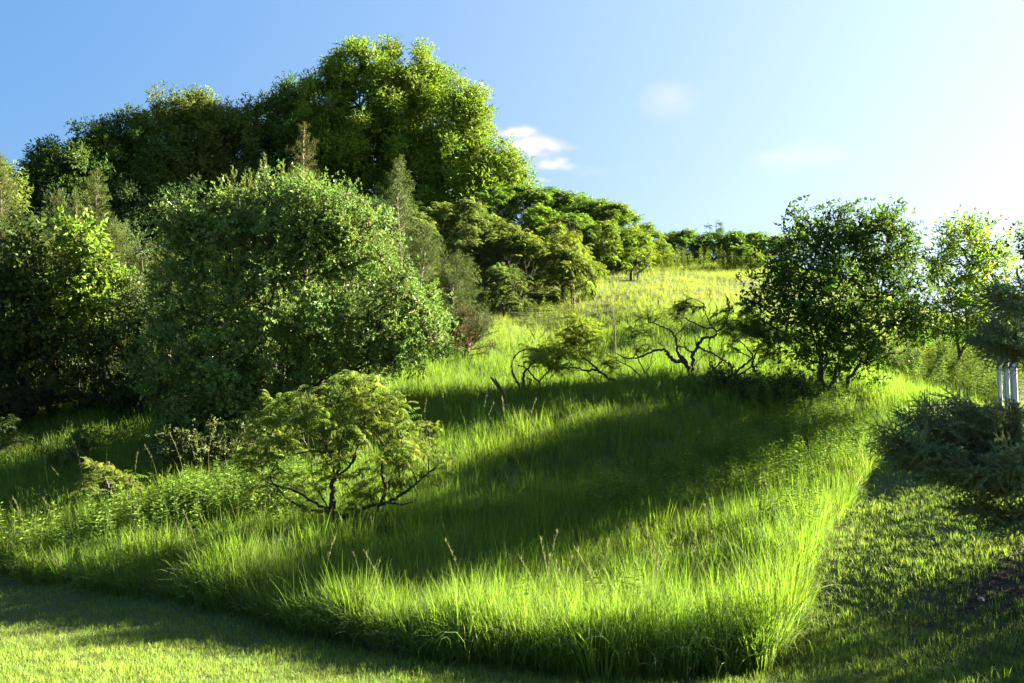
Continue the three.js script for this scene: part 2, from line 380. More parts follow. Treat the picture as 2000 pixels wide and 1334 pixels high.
function weedStem(seed, { h = 0.75, n = 30, leafL = 0.1, leafW = 0.017 } = {}) {
  const rng = rngOf(seed), g = new GB(), pts = [V(0, 0, 0), V(0.02, h * 0.5, 0.01), V(0.01, h, 0.03)];
  g.tube(pts, [0.004, 0.0035, 0.002], 3, [1.1, 0.8, 0.8]);
  for (let k = 0; k < n; k++) {
    const t = 0.25 + 0.75 * k / n, a = k * 2.4, q = V(0.015, h * t, 0.02 * t), up = t > 0.9 ? 0.9 : 0.45;
    const d = V(Math.cos(a), up + (rng() - 0.5) * 0.4, Math.sin(a)).normalize(), l = leafL * (t > 0.92 ? 0.6 : 1) * (0.8 + rng() * 0.4);
    g.leaf(q, d, V(-Math.sin(a), 0, Math.cos(a)), l, leafW, leafTint(rng), 0.25, 0.3);
  }
  return g.build();
}

// ---------------------------------------------------------------- trees and bushes from lobes of foliage
function limb(g, rng, a, b, r0, r1, n, wob, sides, col) {
  const pts = [], rad = [], l = a.distanceTo(b);
  for (let k = 0; k <= n; k++) {
    const t = k / n, p = a.clone().lerp(b, t), w = Math.sin(t * Math.PI) * wob * l;
    if (k && k < n) p.add(V((rng() - 0.5) * w, (rng() - 0.5) * w - 0.12 * w, (rng() - 0.5) * w));
    pts.push(p); rad.push(lerp(r0, r1, t));
  }
  g.tube(pts, rad, sides, col);
  return pts;
}
// lobes: [px, py, radius in photo pixels, depth offset in metres]
function bush(o) {
  const rng = rngOf(o.seed), base = o.base ?? ground(o.px, o.d), root = thing(o.name, o.label, o.category, base, o.group), wood = new GB(), twigs = new GB(), bags = o.sprays.map(() => new Bag()), col = o.bark ?? BARK;
  const lobes = [];
  for (const [x, h, d, r] of o.world ?? []) lobes.push({ c: V(x, h, -d), r });
  for (const [px, py, r, dd] of o.lobes ?? []) {
    const rm = r / F * o.d, c = at(px, py, o.d + (dd ?? (rng() - 0.5) * 1.1 * rm));
    lobes.push({ c, r: rm });
    if (o.back && rng() < o.back) lobes.push({ c: c.clone().add(V((rng() - 0.5) * rm, -rm * 0.25, -rm * (0.9 + rng() * (o.deep ?? 0.8)))), r: rm * 0.85, hidden: true });
  }
  const mid = lobes.reduce((s, l) => s.add(l.c), V(0, 0, 0)).multiplyScalar(1 / lobes.length), top = V(lerp(base.x, mid.x, 0.5), lerp(base.y, mid.y, o.fork ?? 0.5), lerp(base.z, mid.z, 0.5));
  const foot = base.clone().add(V(0, -0.15, 0)), stems = o.stems ?? 1, tr = o.trunk ?? 0.14, starts = [];
  for (let s = 0; s < stems; s++) {
    const a = s / stems * 6.2832 + rng(), f = foot.clone(), t = top.clone();
    if (stems > 1) { f.x += Math.cos(a) * tr * 2; f.z += Math.sin(a) * tr * 2; t.x += Math.cos(a) * (o.flare ?? 0.5) * (0.6 + rng() * 0.8); t.z += Math.sin(a) * (o.flare ?? 0.5); }
    const pts = limb(wood, rng, f, t, tr, tr * 0.6, 7, 0.1, 7, col); starts.push(pts[4], pts[6], pts[7]);
  }
  for (const l of lobes) {
    let s = starts[0], best = 1e9;
    for (const q of starts) { const k = q.distanceTo(l.c) + (q.y > l.c.y ? 3 * (q.y - l.c.y) : 0) + rng() * 0.3; if (k < best) { best = k; s = q; } }
    const pts = limb(wood, rng, s, l.c, tr * (o.limb ?? 0.4), 0.018, 6, 0.16, 5, col);
    if (!l.hidden) starts.push(pts[4]);
    const ns = l.hidden ? Math.ceil((o.sub ?? 9) * 0.6) : o.sub ?? 9, phase = rng() * 6;
    for (let k = 0; k < ns; k++) {
      const z = 1 - 2 * (k + 0.5) / ns, a = k * 2.39996 + phase, r = Math.sqrt(Math.max(0, 1 - z * z)), d = V(Math.cos(a) * r, z * 0.95 + 0.08, Math.sin(a) * r).add(onUnit(rng).multiplyScalar(0.25)).normalize();
      const far = lerp(0.42, o.ragged ?? 1.14, rng()), sr = l.r * lerp(o.subR?.[0] ?? 0.22, o.subR?.[1] ?? 0.42, rng()) * (1.25 - 0.45 * far), c = l.c.clone().addScaledVector(d, l.r * far);
      limb(twigs, rng, l.c.clone().addScaledVector(d, l.r * 0.08), c, 0.016, 0.006, 4, 0.2, 4, col);
      const kt = lerp(0.8, 1.25, rng()), ht = (rng() - 0.5) * 0.2, n = Math.round(o.density * sr * sr * 12.6 * (l.hidden ? 0.7 : 1));
      for (let j = 0; j < n; j++) {
        const e = onUnit(rng), p = c.clone().addScaledVector(e, sr * (0.35 + 0.75 * Math.sqrt(rng())));
        let deep = false;
        for (const q of lobes) if (q.c.distanceToSquared(p) < (q.r * 0.42) ** 2) { deep = true; break; }
        if (deep && rng() < 0.75) continue;
        const out = p.clone().sub(l.c).normalize(), dir = e.multiplyScalar(0.55).addScaledVector(out, 0.6).addScaledVector(Y, o.lift ?? 0.25).add(onUnit(rng).multiplyScalar(0.3)).normalize();
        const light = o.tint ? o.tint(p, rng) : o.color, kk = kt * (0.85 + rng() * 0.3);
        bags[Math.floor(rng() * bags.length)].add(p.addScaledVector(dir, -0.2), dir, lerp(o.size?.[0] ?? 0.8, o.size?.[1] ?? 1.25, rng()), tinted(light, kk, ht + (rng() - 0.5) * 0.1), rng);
      }
    }
  }
  part(root, 'trunk', wood.build(true), M.bark);
  part(root, 'branches', twigs.build(true), M.bark, { kind: 'stuff' });
  bags.forEach((b, k) => bagPart(root, 'crown', b, o.sprays[k], o.mat ?? M.leaf));
  return root;
}

// ---------------------------------------------------------------- sumacs: crooked dark stems, umbrellas of drooping compound leaves
const WHORL = [whorl(11, { rise: 1.25, hang: 0.9 }), whorl(12, { n: 10, rise: 1.4, len: 0.46, hang: 0.8 }), whorl(13, { n: 8, len: 0.4, rise: 1.1, hang: 1 }), whorl(14, { n: 6, len: 0.5, rise: 1.3, hang: 0.7, pairs: 11 }), whorl(15, { n: 7, len: 0.36, rise: 1.5, hang: 0.9, leafW: 0.02 })];
const WHORL_FAR = [whorl(21, { n: 9, pairs: 6, leafL: 0.15, leafW: 0.045, len: 0.45, hang: 0.7, rise: 1.3 }), whorl(22, { n: 11, pairs: 6, leafL: 0.15, leafW: 0.045, len: 0.5, hang: 0.7, rise: 1.5 })];
function crook(rng, a, b, n, k) {
  const pts = [a.clone()], l = a.distanceTo(b);
  for (let i = 1; i < n; i++) pts.push(a.clone().lerp(b, i / n).add(V((rng() - 0.5) * l * k, (rng() - 0.35) * l * k * 0.8, (rng() - 0.5) * l * k)));
  pts.push(b.clone());
  return pts;
}
function deadTwigs(g, rng, p, dir, len, r, depth, col) {
  const e = p.clone().addScaledVector(dir, len), pts = crook(rng, p, e, 4, 0.22);
  g.tube(pts, pts.map((_, k) => lerp(r, r * 0.55, k / (pts.length - 1))), 4, col);
  if (depth > 0) for (let k = 0; k < 2 + (rng() < 0.5); k++) {
    const q = pts[2 + Math.floor(rng() * 3)], d = dir.clone().add(onUnit(rng).multiplyScalar(0.8)); d.y += 0.45; d.z *= 0.7; d.normalize();
    deadTwigs(g, rng, q, d, len * (0.5 + rng() * 0.35), r * 0.6, depth - 1, col);
  }
}
function seedCone(g, p, s, rng) {
  const pts = [], rad = [], col = [0.035, 0.012, 0.009];
  for (let k = 0; k <= 6; k++) { pts.push(p.clone().add(V(0.01 * k * s * (rng() - 0.5), 0.2 * s * k / 6, 0))); rad.push([0.006, 0.014, 0.017, 0.015, 0.012, 0.008, 0.002][k] * s * (0.8 + rng() * 0.4)); }
  g.tube(pts, rad, 6, col);
}
// paths: { pts: [[px, py, depth offset]...], r: [thick, thin] in metres }; whorls: [px, py, size, depth offset]; dead: [px, py, degrees, length]
function sumac(o) {
  const rng = rngOf(o.seed), root = thing(o.name ?? 'sumac_shrub', o.label, o.category ?? 'shrub', at(...o.foot, o.d), o.group), wood = new GB(), twigs = new GB(), cones = new GB(), nodes = [], geos = o.far ? WHORL_FAR : WHORL, bags = geos.map(() => new Bag()), col = o.bark ?? [0.028, 0.022, 0.018];
  root.position.y = H(root.position.x, root.position.z);
  for (const path of o.paths) {
    const raw = path.pts.map(([px, py, dd = 0]) => at(px, py, o.d + dd)), curve = new THREE.CatmullRomCurve3(raw, false, 'centripetal'), n = Math.max(6, raw.length * 4), pts = [], rad = [];
    for (let k = 0; k <= n; k++) { const p = curve.getPoint(k / n), r = (o.thick ?? 1.25) * lerp(path.r[0], path.r[1], Math.pow(k / n, 0.8)); p.add(onUnit(rng).multiplyScalar(k ? r * 0.55 : 0)); pts.push(p); rad.push(r * (0.85 + rng() * 0.3)); if (k > n * 0.3) nodes.push(p); }
    if (path.root !== false && path.pts[0][1] >= o.foot[1] - 14) { const f = pts[0].clone(); f.y = H(f.x, f.z) - 0.1; if (f.y < pts[0].y) { pts.unshift(f); rad.unshift(rad[0] * 1.15); } }
    wood.tube(pts, rad, 7, col);
  }
  const grow = (p, thin = 1) => {
    let s = nodes[0] ?? root.position, best = 1e9;
    for (const q of nodes) { const k = q.distanceTo(p) + (q.y > p.y - 0.05 ? 1.5 : 0); if (k < best) { best = k; s = q; } }
    if (best > 0.04) { const pts = crook(rng, s, p, 4, 0.16); twigs.tube(pts, pts.map((_, k) => lerp(0.010, 0.005, k / 4) * thin), 5, col); if (best > 0.3) nodes.push(pts[2], pts[3]); }
  };
  for (const [px, py, size0 = 1, dd = (rng() - 0.5) * 0.7] of o.whorls ?? []) {
    const size = size0 * (o.big ?? 1) * 0.7;
    const p = at(px, py, o.d + dd);
    grow(p);
    const extra = (o.fill ?? 1) * (o.far ? 1 : 2);
    for (let k = 0; k < extra; k++) {
      const q = k ? p.clone().add(V((rng() - 0.5) * 0.85 * size, (rng() - 0.6) * 0.5 * size, (rng() - 0.5) * 0.7)) : p, up = onUnit(rng).multiplyScalar(0.65).add(Y).normalize();
      if (k && rng() < 0.6) grow(q, 0.55);
      bags[Math.floor(rng() * bags.length)].add(q, up, size * (0.85 + rng() * 0.3), tinted(o.color, 0.8 + rng() * 0.45, (rng() - 0.5) * 0.2), rng);
      if (o.cone && rng() < o.cone) seedCone(cones, q.clone().add(V(0, 0.02, 0)), 0.8 + rng() * 0.4, rng);
    }
  }
  for (const [px, py, deg, len, dd = 0] of o.dead ?? []) { const a = deg * Math.PI / 180; deadTwigs(twigs, rng, at(px, py, o.d + dd), V(Math.cos(a), Math.sin(a), (rng() - 0.5) * 0.6).normalize(), len, 0.011, 2, col); }
  for (const [px, py, s = 1] of o.cones ?? []) { const p = at(px, py + 8, o.d); grow(p, 1); seedCone(cones, p, s * 0.8, rng); }
  if (wood.i.length) part(root, 'stem', wood.build(true), M.bark);
  if (twigs.i.length) part(root, 'twigs', twigs.build(true), M.bark, { kind: 'stuff' });
  if (cones.i.length) part(root, 'seed_cones', cones.build(true), M.bark, { kind: 'stuff' });
  bags.forEach((b, k) => bagPart(root, 'leaves', b, geos[k], M.thinLeaf));
  return root;
}
// a sumac of the thicket: canopy centre and half width given in photo pixels, stems down to the ground
function thicket(px, py, w, d, n, seed, label, group, color, o = {}) {
  const rng = rngOf(seed), c = at(px, py, d), foot = ground(px + (rng() - 0.5) * w * 0.5, d), fp = project(foot), paths = [], whorls = [], stems = o.stems ?? 3, wm = w / F * d;
  for (let s = 0; s < stems; s++) {
    const tx = px + ((s + 0.5) / stems - 0.5) * w * 1.5 + (rng() - 0.5) * w * 0.3, ty = py + w * 0.25 * rng(), dd = (rng() - 0.5) * wm;
    paths.push({ pts: [[fp[0] + (rng() - 0.5) * 6, fp[1], 0], [lerp(fp[0], tx, 0.25) + (rng() - 0.5) * w * 0.35, lerp(fp[1], ty, 0.35), dd * 0.4], [lerp(fp[0], tx, 0.75) + (rng() - 0.5) * w * 0.35, lerp(fp[1], ty, 0.65), dd * 0.8], [tx, ty, dd]], r: [0.024, 0.01] });
  }
  for (let k = 0; k < n; k++) {
    const a = rng() * 6.2832, r = Math.sqrt(rng()), x = Math.cos(a) * r, z = Math.sin(a) * r;
    whorls.push([px + x * w, py - w * (o.dome ?? 0.5) * (1 - r * r) + w * 0.6 * r * r * rng() + (k % 3 ? w * (o.deep ?? 1) * rng() : 0), o.size ?? 1, z * wm * 0.9]);
  }
  return sumac({ seed: seed + 1, label, group, d, foot: [fp[0], fp[1]], paths, whorls, color, far: o.far ?? true, fill: 1, cone: o.cone ?? 0.04, bark: o.bark, dead: o.dead ? Array.from({ length: o.dead }, () => [lerp(fp[0], px, rng()) + (rng() - 0.5) * w * 0.8, lerp(fp[1], py, 0.15 + rng() * 0.5), 30 + rng() * 120, 0.4 + rng() * 0.45]) : [] });
}

// ---------------------------------------------------------------- junipers (cedars) and spruces
const FROND = [cedarFrond(31), cedarFrond(32, 0.45, 14)];
function cedar(o) {
  const rng = rngOf(o.seed), base = ground(o.px, o.d), topP = at(o.topX ?? o.px, o.py, o.d), h = topP.y - base.y, root = thing(o.name ?? 'juniper_tree', o.label, 'tree', base, o.group), wood = new GB(), bags = [new Bag(), new Bag()], half = o.w / F * o.d;
  const spine = (t) => V(lerp(base.x, topP.x, t) + 0.06 * Math.sin(t * 7 + o.seed), base.y + h * t, base.z + 0.05 * Math.sin(t * 5)), pts = [], rad = [];
  for (let k = 0; k <= 14; k++) { pts.push(spine(k / 14)); rad.push(lerp(0.09, 0.006, k / 14)); }
  wood.tube(pts, rad, 6, o.bark ?? [0.06, 0.045, 0.034]);
  const nb = o.n ?? 90;
  for (let k = 0; k < nb; k++) {
    const t = lerp(o.from ?? 0.08, 0.985, Math.pow((k + rng()) / nb, 0.85)), a = k * 2.39996 + rng() * 0.8, prof = Math.pow(1 - t, o.pow ?? 0.95) * (0.45 + 0.75 * rng()) + 0.035, l = half * prof * 1.15 * (t > 0.72 ? 0.75 : 1), rise = lerp(0.25, 1.0, t) + (rng() - 0.5) * 0.4;
    const p = spine(t), d = V(Math.cos(a), rise, Math.sin(a)).normalize(), e = p.clone().addScaledVector(d, l * 1.05);
    wood.tube([p, p.clone().lerp(e, 0.5).add(V(0, -0.04 * l, 0)), e], [0.014, 0.01, 0.004], 4, o.bark ?? [0.06, 0.045, 0.034]);
    const n = Math.max(2, Math.round(l * (o.density ?? 9) * (t > 0.72 ? 0.6 : 1)));
    for (let j = 0; j < n; j++) {
      const s = (j + rng()) / n * 0.85 + 0.15, q = p.clone().lerp(e, s), dir = d.clone().multiplyScalar(0.75).add(onUnit(rng).multiplyScalar(0.65)).addScaledVector(Y, 0.3).normalize(), c = o.tint ? o.tint(q, rng) : o.color;
      bags[j & 1].add(q, dir, (o.size ?? 1) * lerp(0.55, 1.05, rng()) * (t > 0.9 ? 0.55 : 1), tinted(c, 0.8 + rng() * 0.4, (rng() - 0.5) * 0.2), rng);
    }
  }
  bags[0].add(spine(0.99), Y.clone(), 0.45, o.color ?? o.tint(spine(0.99), rng), rng);
  part(root, 'trunk', wood.build(true), M.bark);
  bags.forEach((b, k) => bagPart(root, 'crown', b, FROND[k], M.needle));
  return root;
}
const TWIG = [spruceTwig(41), spruceTwig(42)];
function spruceBranch(rng, wood, bags, a, b, o) {
  const l = a.distanceTo(b), n = 8, pts = [], rad = [];
  for (let k = 0; k <= n; k++) { const t = k / n, p = a.clone().lerp(b, t); p.y += -0.16 * l * Math.sin(t * Math.PI) * 0.8 + (rng() - 0.5) * 0.02; p.x += (rng() - 0.5) * 0.03; pts.push(p); rad.push(lerp(0.022, 0.005, t)); }
  wood.tube(pts, rad, 5, [0.05, 0.037, 0.028]);
  const ax = b.clone().sub(a).normalize(), side = V(0, 0, 0).crossVectors(ax, Y).normalize();
  const m = Math.round(l * (o.twigs ?? 34));
  for (let k = 0; k < m; k++) {
    const t = (o.from ?? 0.2) + (1 - (o.from ?? 0.2)) * Math.pow((k + rng()) / m, 0.75), f = t * n, i = Math.min(n - 1, Math.floor(f)), s = k % 2 ? 1 : -1, w = (1.06 - t) * Math.min(l, 1.3) * 0.36 * rng();
    const p = pts[i].clone().lerp(pts[i + 1], f - i).addScaledVector(side, s * w).addScaledVector(ax, w * 0.4); p.y += -w * 0.22 - rng() * 0.13 + 0.06;
    const dir = ax.clone().multiplyScalar(0.8).addScaledVector(side, s * (0.1 + 0.8 * rng())).addScaledVector(Y, -0.35 + rng() * 1.3).normalize();
    if (w > 0.12 && k % 3 === 0) wood.tube([pts[i], p], [0.006, 0.004], 4, [0.05, 0.037, 0.028]);
    bags[k & 1].add(p, dir, lerp(0.75, 1.25, rng()), tinted(o.color, 0.75 + rng() * 0.5, (rng() - 0.5) * 0.2), rng);
  }
}
function spruce(o) {
  const rng = rngOf(o.seed), base = V(o.x, H(o.x, -o.d), -o.d), root = thing('spruce_tree', o.label, 'tree', base), wood = new GB(), bags = [new Bag(), new Bag()], pts = [], rad = [];
  for (let k = 0; k <= 10; k++) { pts.push(base.clone().add(V(0.04 * Math.sin(k), o.h * k / 10 - 0.1, 0))); rad.push(lerp(0.14, 0.01, k / 10)); }
  wood.tube(pts, rad, 9, [0.05, 0.037, 0.028]);
  for (const [px, py, d, sy] of o.tips ?? []) { const b = at(px, py, d), a = V(o.x, b.y + sy, -o.d); spruceBranch(rng, wood, bags, a, b, o); }
  const tiers = o.tiers ?? 16;
  for (let t = 0; t < tiers; t++) {
    const u = (t + 0.5) / tiers, y = base.y + lerp(o.low ?? 0.5, o.h, u), l = lerp(o.r, 0.15, Math.pow(u, 0.85)), nb = Math.round(lerp(8, 4, u));
    for (let k = 0; k < nb; k++) {
      const az = k / nb * 6.2832 + t * 1.3 + rng() * 0.5, dir = V(Math.cos(az), -0.1 + 0.35 * u, Math.sin(az));
      if (o.skip) { const q = project(V(o.x, y, -o.d).addScaledVector(dir, l * 1.2)); if (q[0] < 2075 || u < o.skip) continue; }
      spruceBranch(rng, wood, bags, V(o.x, y, -o.d), V(o.x, y, -o.d).addScaledVector(dir, l * (0.85 + rng() * 0.3)), o);
    }
  }
  part(root, 'trunk', wood.build(true), M.bark);
  bags.forEach((b, k) => bagPart(root, 'crown', b, TWIG[k], M.needle));
}

// ---------------------------------------------------------------- the wood on the crest
const ASH = [spray(51, { len: 0.7, n: 34, leaf: 0.17, wid: 0.42, sides: 5, spread: 1.1 }), spray(52, { len: 0.65, n: 32, leaf: 0.16, wid: 0.45, sides: 5, spread: 1.2 })];
const WOODS = 'broadleaf trees of the wood on the crest';
const tree = (o) => bush({ name: 'broadleaf_tree', category: 'tree', group: WOODS, sprays: ASH, density: 13, back: 0.5, trunk: 0.2, sub: 13, color: [0.095, 0.175, 0.010], size: [0.7, 1.15], ragged: 1.42, subR: [0.2, 0.4], bark: [0.03, 0.026, 0.02], ...o });  // crown colours carry light: brighter for sunlit trees, darker for shaded ones
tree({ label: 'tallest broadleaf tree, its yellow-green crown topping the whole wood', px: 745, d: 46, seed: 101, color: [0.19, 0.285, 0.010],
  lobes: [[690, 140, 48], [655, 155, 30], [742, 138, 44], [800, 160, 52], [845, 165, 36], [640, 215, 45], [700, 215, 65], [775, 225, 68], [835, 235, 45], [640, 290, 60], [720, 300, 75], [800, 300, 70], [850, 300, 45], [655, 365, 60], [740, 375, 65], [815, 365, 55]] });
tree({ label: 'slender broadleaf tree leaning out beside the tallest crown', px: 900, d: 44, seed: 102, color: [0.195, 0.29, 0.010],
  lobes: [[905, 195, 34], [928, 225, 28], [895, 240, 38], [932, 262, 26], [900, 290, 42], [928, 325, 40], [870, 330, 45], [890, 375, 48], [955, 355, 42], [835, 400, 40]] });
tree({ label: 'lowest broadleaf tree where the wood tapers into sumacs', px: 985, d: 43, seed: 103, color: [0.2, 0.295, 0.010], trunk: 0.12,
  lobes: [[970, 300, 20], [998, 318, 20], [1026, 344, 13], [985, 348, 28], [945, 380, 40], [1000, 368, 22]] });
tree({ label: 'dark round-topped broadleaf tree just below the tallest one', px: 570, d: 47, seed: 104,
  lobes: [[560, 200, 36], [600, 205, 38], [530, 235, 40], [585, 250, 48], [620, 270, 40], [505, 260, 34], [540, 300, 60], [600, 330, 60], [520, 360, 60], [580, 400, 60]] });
tree({ label: 'broadleaf tree with a sunlit yellow dome and sky gaps under it', px: 385, d: 46, seed: 105, color: [0.14, 0.185, 0.013],  // sunlight on the dome put into the leaf colour as yellow
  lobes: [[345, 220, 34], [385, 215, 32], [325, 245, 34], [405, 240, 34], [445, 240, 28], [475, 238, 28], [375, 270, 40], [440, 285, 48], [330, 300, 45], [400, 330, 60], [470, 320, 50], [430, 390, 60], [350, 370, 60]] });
tree({ label: 'mid-sized broadleaf tree coloured for shade, left of the yellow dome', color: [0.075, 0.14, 0.008], px: 255, d: 44, seed: 106,  // leaf colour darkened to stand for shade from taller trees
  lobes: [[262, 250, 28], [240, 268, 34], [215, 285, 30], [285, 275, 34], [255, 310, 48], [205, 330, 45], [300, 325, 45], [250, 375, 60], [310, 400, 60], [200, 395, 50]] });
tree({ label: 'low ragged-topped broadleaf tree coloured for shade near the far end of the wood', color: [0.065, 0.125, 0.008], px: 130, d: 42, seed: 107,  // leaves painted darker, again for the shade of taller trees
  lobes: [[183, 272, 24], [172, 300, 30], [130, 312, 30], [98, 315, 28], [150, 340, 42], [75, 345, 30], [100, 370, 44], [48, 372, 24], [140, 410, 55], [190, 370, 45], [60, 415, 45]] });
tree({ label: 'yellow-lit broadleaf tree cut by the picture edge', px: -20, d: 38, seed: 108, color: [0.13, 0.165, 0.012], trunk: 0.14,  // yellow light painted into the leaf colour
  lobes: [[8, 352, 20], [-10, 385, 28], [-40, 350, 40], [15, 410, 26], [-45, 430, 50], [-90, 380, 60]] });
tree({ label: 'broadleaf tree coloured for shade, filling the gap behind the round bush', px: 430, d: 40, seed: 109, density: 10, color: [0.036, 0.075, 0.008],  // leaf colour lowered to paint the shade in
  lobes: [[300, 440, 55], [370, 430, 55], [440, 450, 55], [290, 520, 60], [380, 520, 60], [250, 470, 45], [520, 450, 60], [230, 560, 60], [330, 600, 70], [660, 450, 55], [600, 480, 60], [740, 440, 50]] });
tree({ label: 'broadleaf tree coloured for deep shade behind the junipers', px: 110, d: 36, seed: 110, density: 10, color: [0.03, 0.062, 0.008],  // deep shade put into the leaf colour
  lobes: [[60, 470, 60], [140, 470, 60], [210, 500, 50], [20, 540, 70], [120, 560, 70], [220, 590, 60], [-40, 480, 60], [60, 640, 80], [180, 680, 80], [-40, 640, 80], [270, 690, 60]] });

// ---------------------------------------------------------------- junipers, vines and the big bush
const JUNIPERS = 'junipers among the bushes';
const JUN = [0.1, 0.142, 0.018];
cedar({ label: 'juniper with a forked leader rising above the vine', px: 195, py: 338, topX: 186, d: 26, w: 105, n: 120, seed: 201, group: JUNIPERS, color: JUN, pow: 0.8 });
cedar({ label: 'juniper with a bare-tipped spire beside the forked one', px: 115, py: 384, topX: 108, d: 25.5, w: 80, n: 90, seed: 202, group: JUNIPERS, color: [0.094, 0.117, 0.017] });
cedar({ label: 'short juniper spike between the forked and bare-tipped ones', px: 150, py: 375, topX: 143, d: 26.5, w: 60, n: 70, seed: 203, group: JUNIPERS, color: JUN });
cedar({ label: 'tall juniper cut off by the picture edge', px: 2, py: 300, topX: -4, d: 25, w: 90, n: 120, seed: 204, group: JUNIPERS, color: [0.098, 0.125, 0.017] });
cedar({ label: 'small juniper with a drooping top leaning toward the round bush', px: 225, py: 440, topX: 232, d: 25, w: 55, n: 70, seed: 205, group: JUNIPERS, color: JUN });
cedar({ label: 'juniper growing low among the vines at the wood edge', px: 55, py: 430, topX: 58, d: 24, w: 95, n: 90, seed: 209, group: JUNIPERS, color: JUN });
cedar({ label: 'brownish juniper spire standing behind the round bush', px: 594, py: 248, topX: 596, d: 27, w: 66, n: 95, seed: 206, group: JUNIPERS, color: [0.094, 0.101, 0.017], bark: [0.14, 0.11, 0.08], density: 6 });
cedar({ label: 'thin pale juniper in front of the tallest tree', px: 778, py: 312, topX: 780, d: 30, w: 66, n: 100, seed: 207, group: JUNIPERS, color: [0.101, 0.144, 0.027], bark: [0.12, 0.1, 0.08], density: 6 });
cedar({ label: 'dull green juniper at the foot of the sumac thicket', px: 880, py: 500, topX: 892, d: 27, w: 62, n: 70, seed: 208, group: JUNIPERS, color: [0.086, 0.125, 0.020], pow: 0.6 });
cedar({ label: 'grey-green juniper squeezed between round bush and sumac thicket', px: 822, py: 440, topX: 826, d: 28.5, w: 55, n: 70, seed: 210, group: JUNIPERS, color: [0.094, 0.136, 0.023], pow: 0.6 });
cedar({ name: 'juniper_bush', label: 'small rust-tinged juniper bush at the edge of the open slope', px: 917, py: 622, topX: 912, d: 25.5, w: 48, n: 50, seed: 211, group: JUNIPERS, pow: 0.35, from: 0.1,
  tint: (p, r) => (p.x < -1.15 && r() < 0.3 ? [0.16, 0.085, 0.022] : [0.06, 0.07, 0.018]) });

cedar({ label: 'dense added juniper blocking sun, hidden behind the round bush, its dark top just showing', px: 690, py: 432, topX: 684, d: 24.5, w: 100, n: 110, seed: 212, group: JUNIPERS, color: JUN, pow: 0.5 });  // added mostly out of sight to block sun from the grass beyond
cedar({ label: 'dense added juniper blocking sun behind the shaded flank of the round bush', px: 330, py: 470, topX: 322, d: 26, w: 90, n: 100, seed: 213, group: JUNIPERS, color: JUN, pow: 0.5 });  // added to keep sun off the ground past the round bush
const VINE = [spray(61, { len: 0.42, n: 15, leaf: 0.115, wid: 0.85, sides: 3, fold: 0.1, drop: 0.3 }), spray(62, { len: 0.4, n: 14, leaf: 0.1, wid: 0.85, sides: 3, fold: 0.1, drop: 0.3 })];
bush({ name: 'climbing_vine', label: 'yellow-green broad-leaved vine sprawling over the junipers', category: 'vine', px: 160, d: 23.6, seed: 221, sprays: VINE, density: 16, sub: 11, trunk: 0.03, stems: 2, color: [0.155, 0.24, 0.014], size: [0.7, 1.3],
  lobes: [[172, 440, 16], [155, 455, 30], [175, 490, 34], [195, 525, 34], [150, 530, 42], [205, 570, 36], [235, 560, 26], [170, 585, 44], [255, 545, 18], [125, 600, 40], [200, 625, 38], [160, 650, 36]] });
bush({ name: 'climbing_vine', label: 'vine mass coloured for shade, hanging below the yellow-green one at the shaded edge', category: 'vine', px: 60, d: 23.5, seed: 222, sprays: VINE, density: 14, sub: 11, trunk: 0.03, stems: 2, color: [0.06, 0.105, 0.012],  // shade put into this lower leaf colour
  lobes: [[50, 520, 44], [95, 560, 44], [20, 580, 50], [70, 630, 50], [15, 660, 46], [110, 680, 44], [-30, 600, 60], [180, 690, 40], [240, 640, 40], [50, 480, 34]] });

const UNDER = 'bushes coloured for shade under the wood edge';
const SMALL = [spray(71, { len: 0.42, n: 54, leaf: 0.06, wid: 0.55, sides: 5, spread: 1.1 }), spray(72, { len: 0.4, n: 50, leaf: 0.056, wid: 0.6, sides: 5, spread: 1.2 })];
bush({ name: 'olive_bush', label: 'huge round bush with small glinting leaves, biggest plant on the slope', category: 'bush', px: 505, d: 20, seed: 231, sprays: SMALL, mat: M.glossLeaf, density: 24, sub: 14, back: 0.8, deep: 2.2, lift: 0.35, ragged: 1.26, subR: [0.2, 0.38], trunk: 0.09, stems: 5, flare: 0.7, fork: 0.45, color: [0.165, 0.27, 0.042], bark: [0.04, 0.034, 0.028], size: [0.8, 1.3],
  lobes: [[545, 402, 50], [602, 392, 48], [652, 418, 50], [702, 452, 50], [500, 425, 48], [620, 475, 70], [540, 485, 70], [690, 525, 52], [742, 500, 34], [350, 432, 34], [398, 440, 42], [442, 432, 40], [375, 500, 52], [452, 512, 58], [775, 570, 42], [822, 612, 42], [846, 660, 32], [790, 672, 44], [738, 640, 48], [720, 700, 34], [765, 702, 28], [520, 600, 76], [620, 620, 66], [420, 612, 66], [330, 575, 42], [318, 640, 36], [352, 695, 56], [450, 720, 76], [560, 722, 66], [660, 695, 46], [380, 790, 56], [470, 800, 66], [550, 800, 42], [402, 860, 46], [312, 760, 34], [335, 850, 34], [640, 765, 42, 1.2], [705, 742, 34, 1.3], [580, 800, 42, 1.2]] });  // last three lobes added low behind to stop sun passing underneath
const SHOOT = [spray(73, { len: 0.7, n: 40, leaf: 0.075, wid: 0.5, sides: 0, spread: 0.3 })];
bush({ name: 'olive_bush', label: 'yellowish bush of upright wand-like shoots poking above the round bush', category: 'bush', px: 530, d: 22.5, seed: 232, sprays: SHOOT, density: 9, sub: 7, trunk: 0.05, stems: 4, lift: 2.4, color: [0.132, 0.178, 0.035], size: [0.7, 1.1],
  lobes: [[470, 372, 30], [455, 350, 12], [500, 370, 22], [520, 352, 18], [545, 375, 28], [575, 372, 24], [600, 390, 26], [440, 400, 34], [490, 410, 44], [560, 415, 44], [630, 400, 30]] });
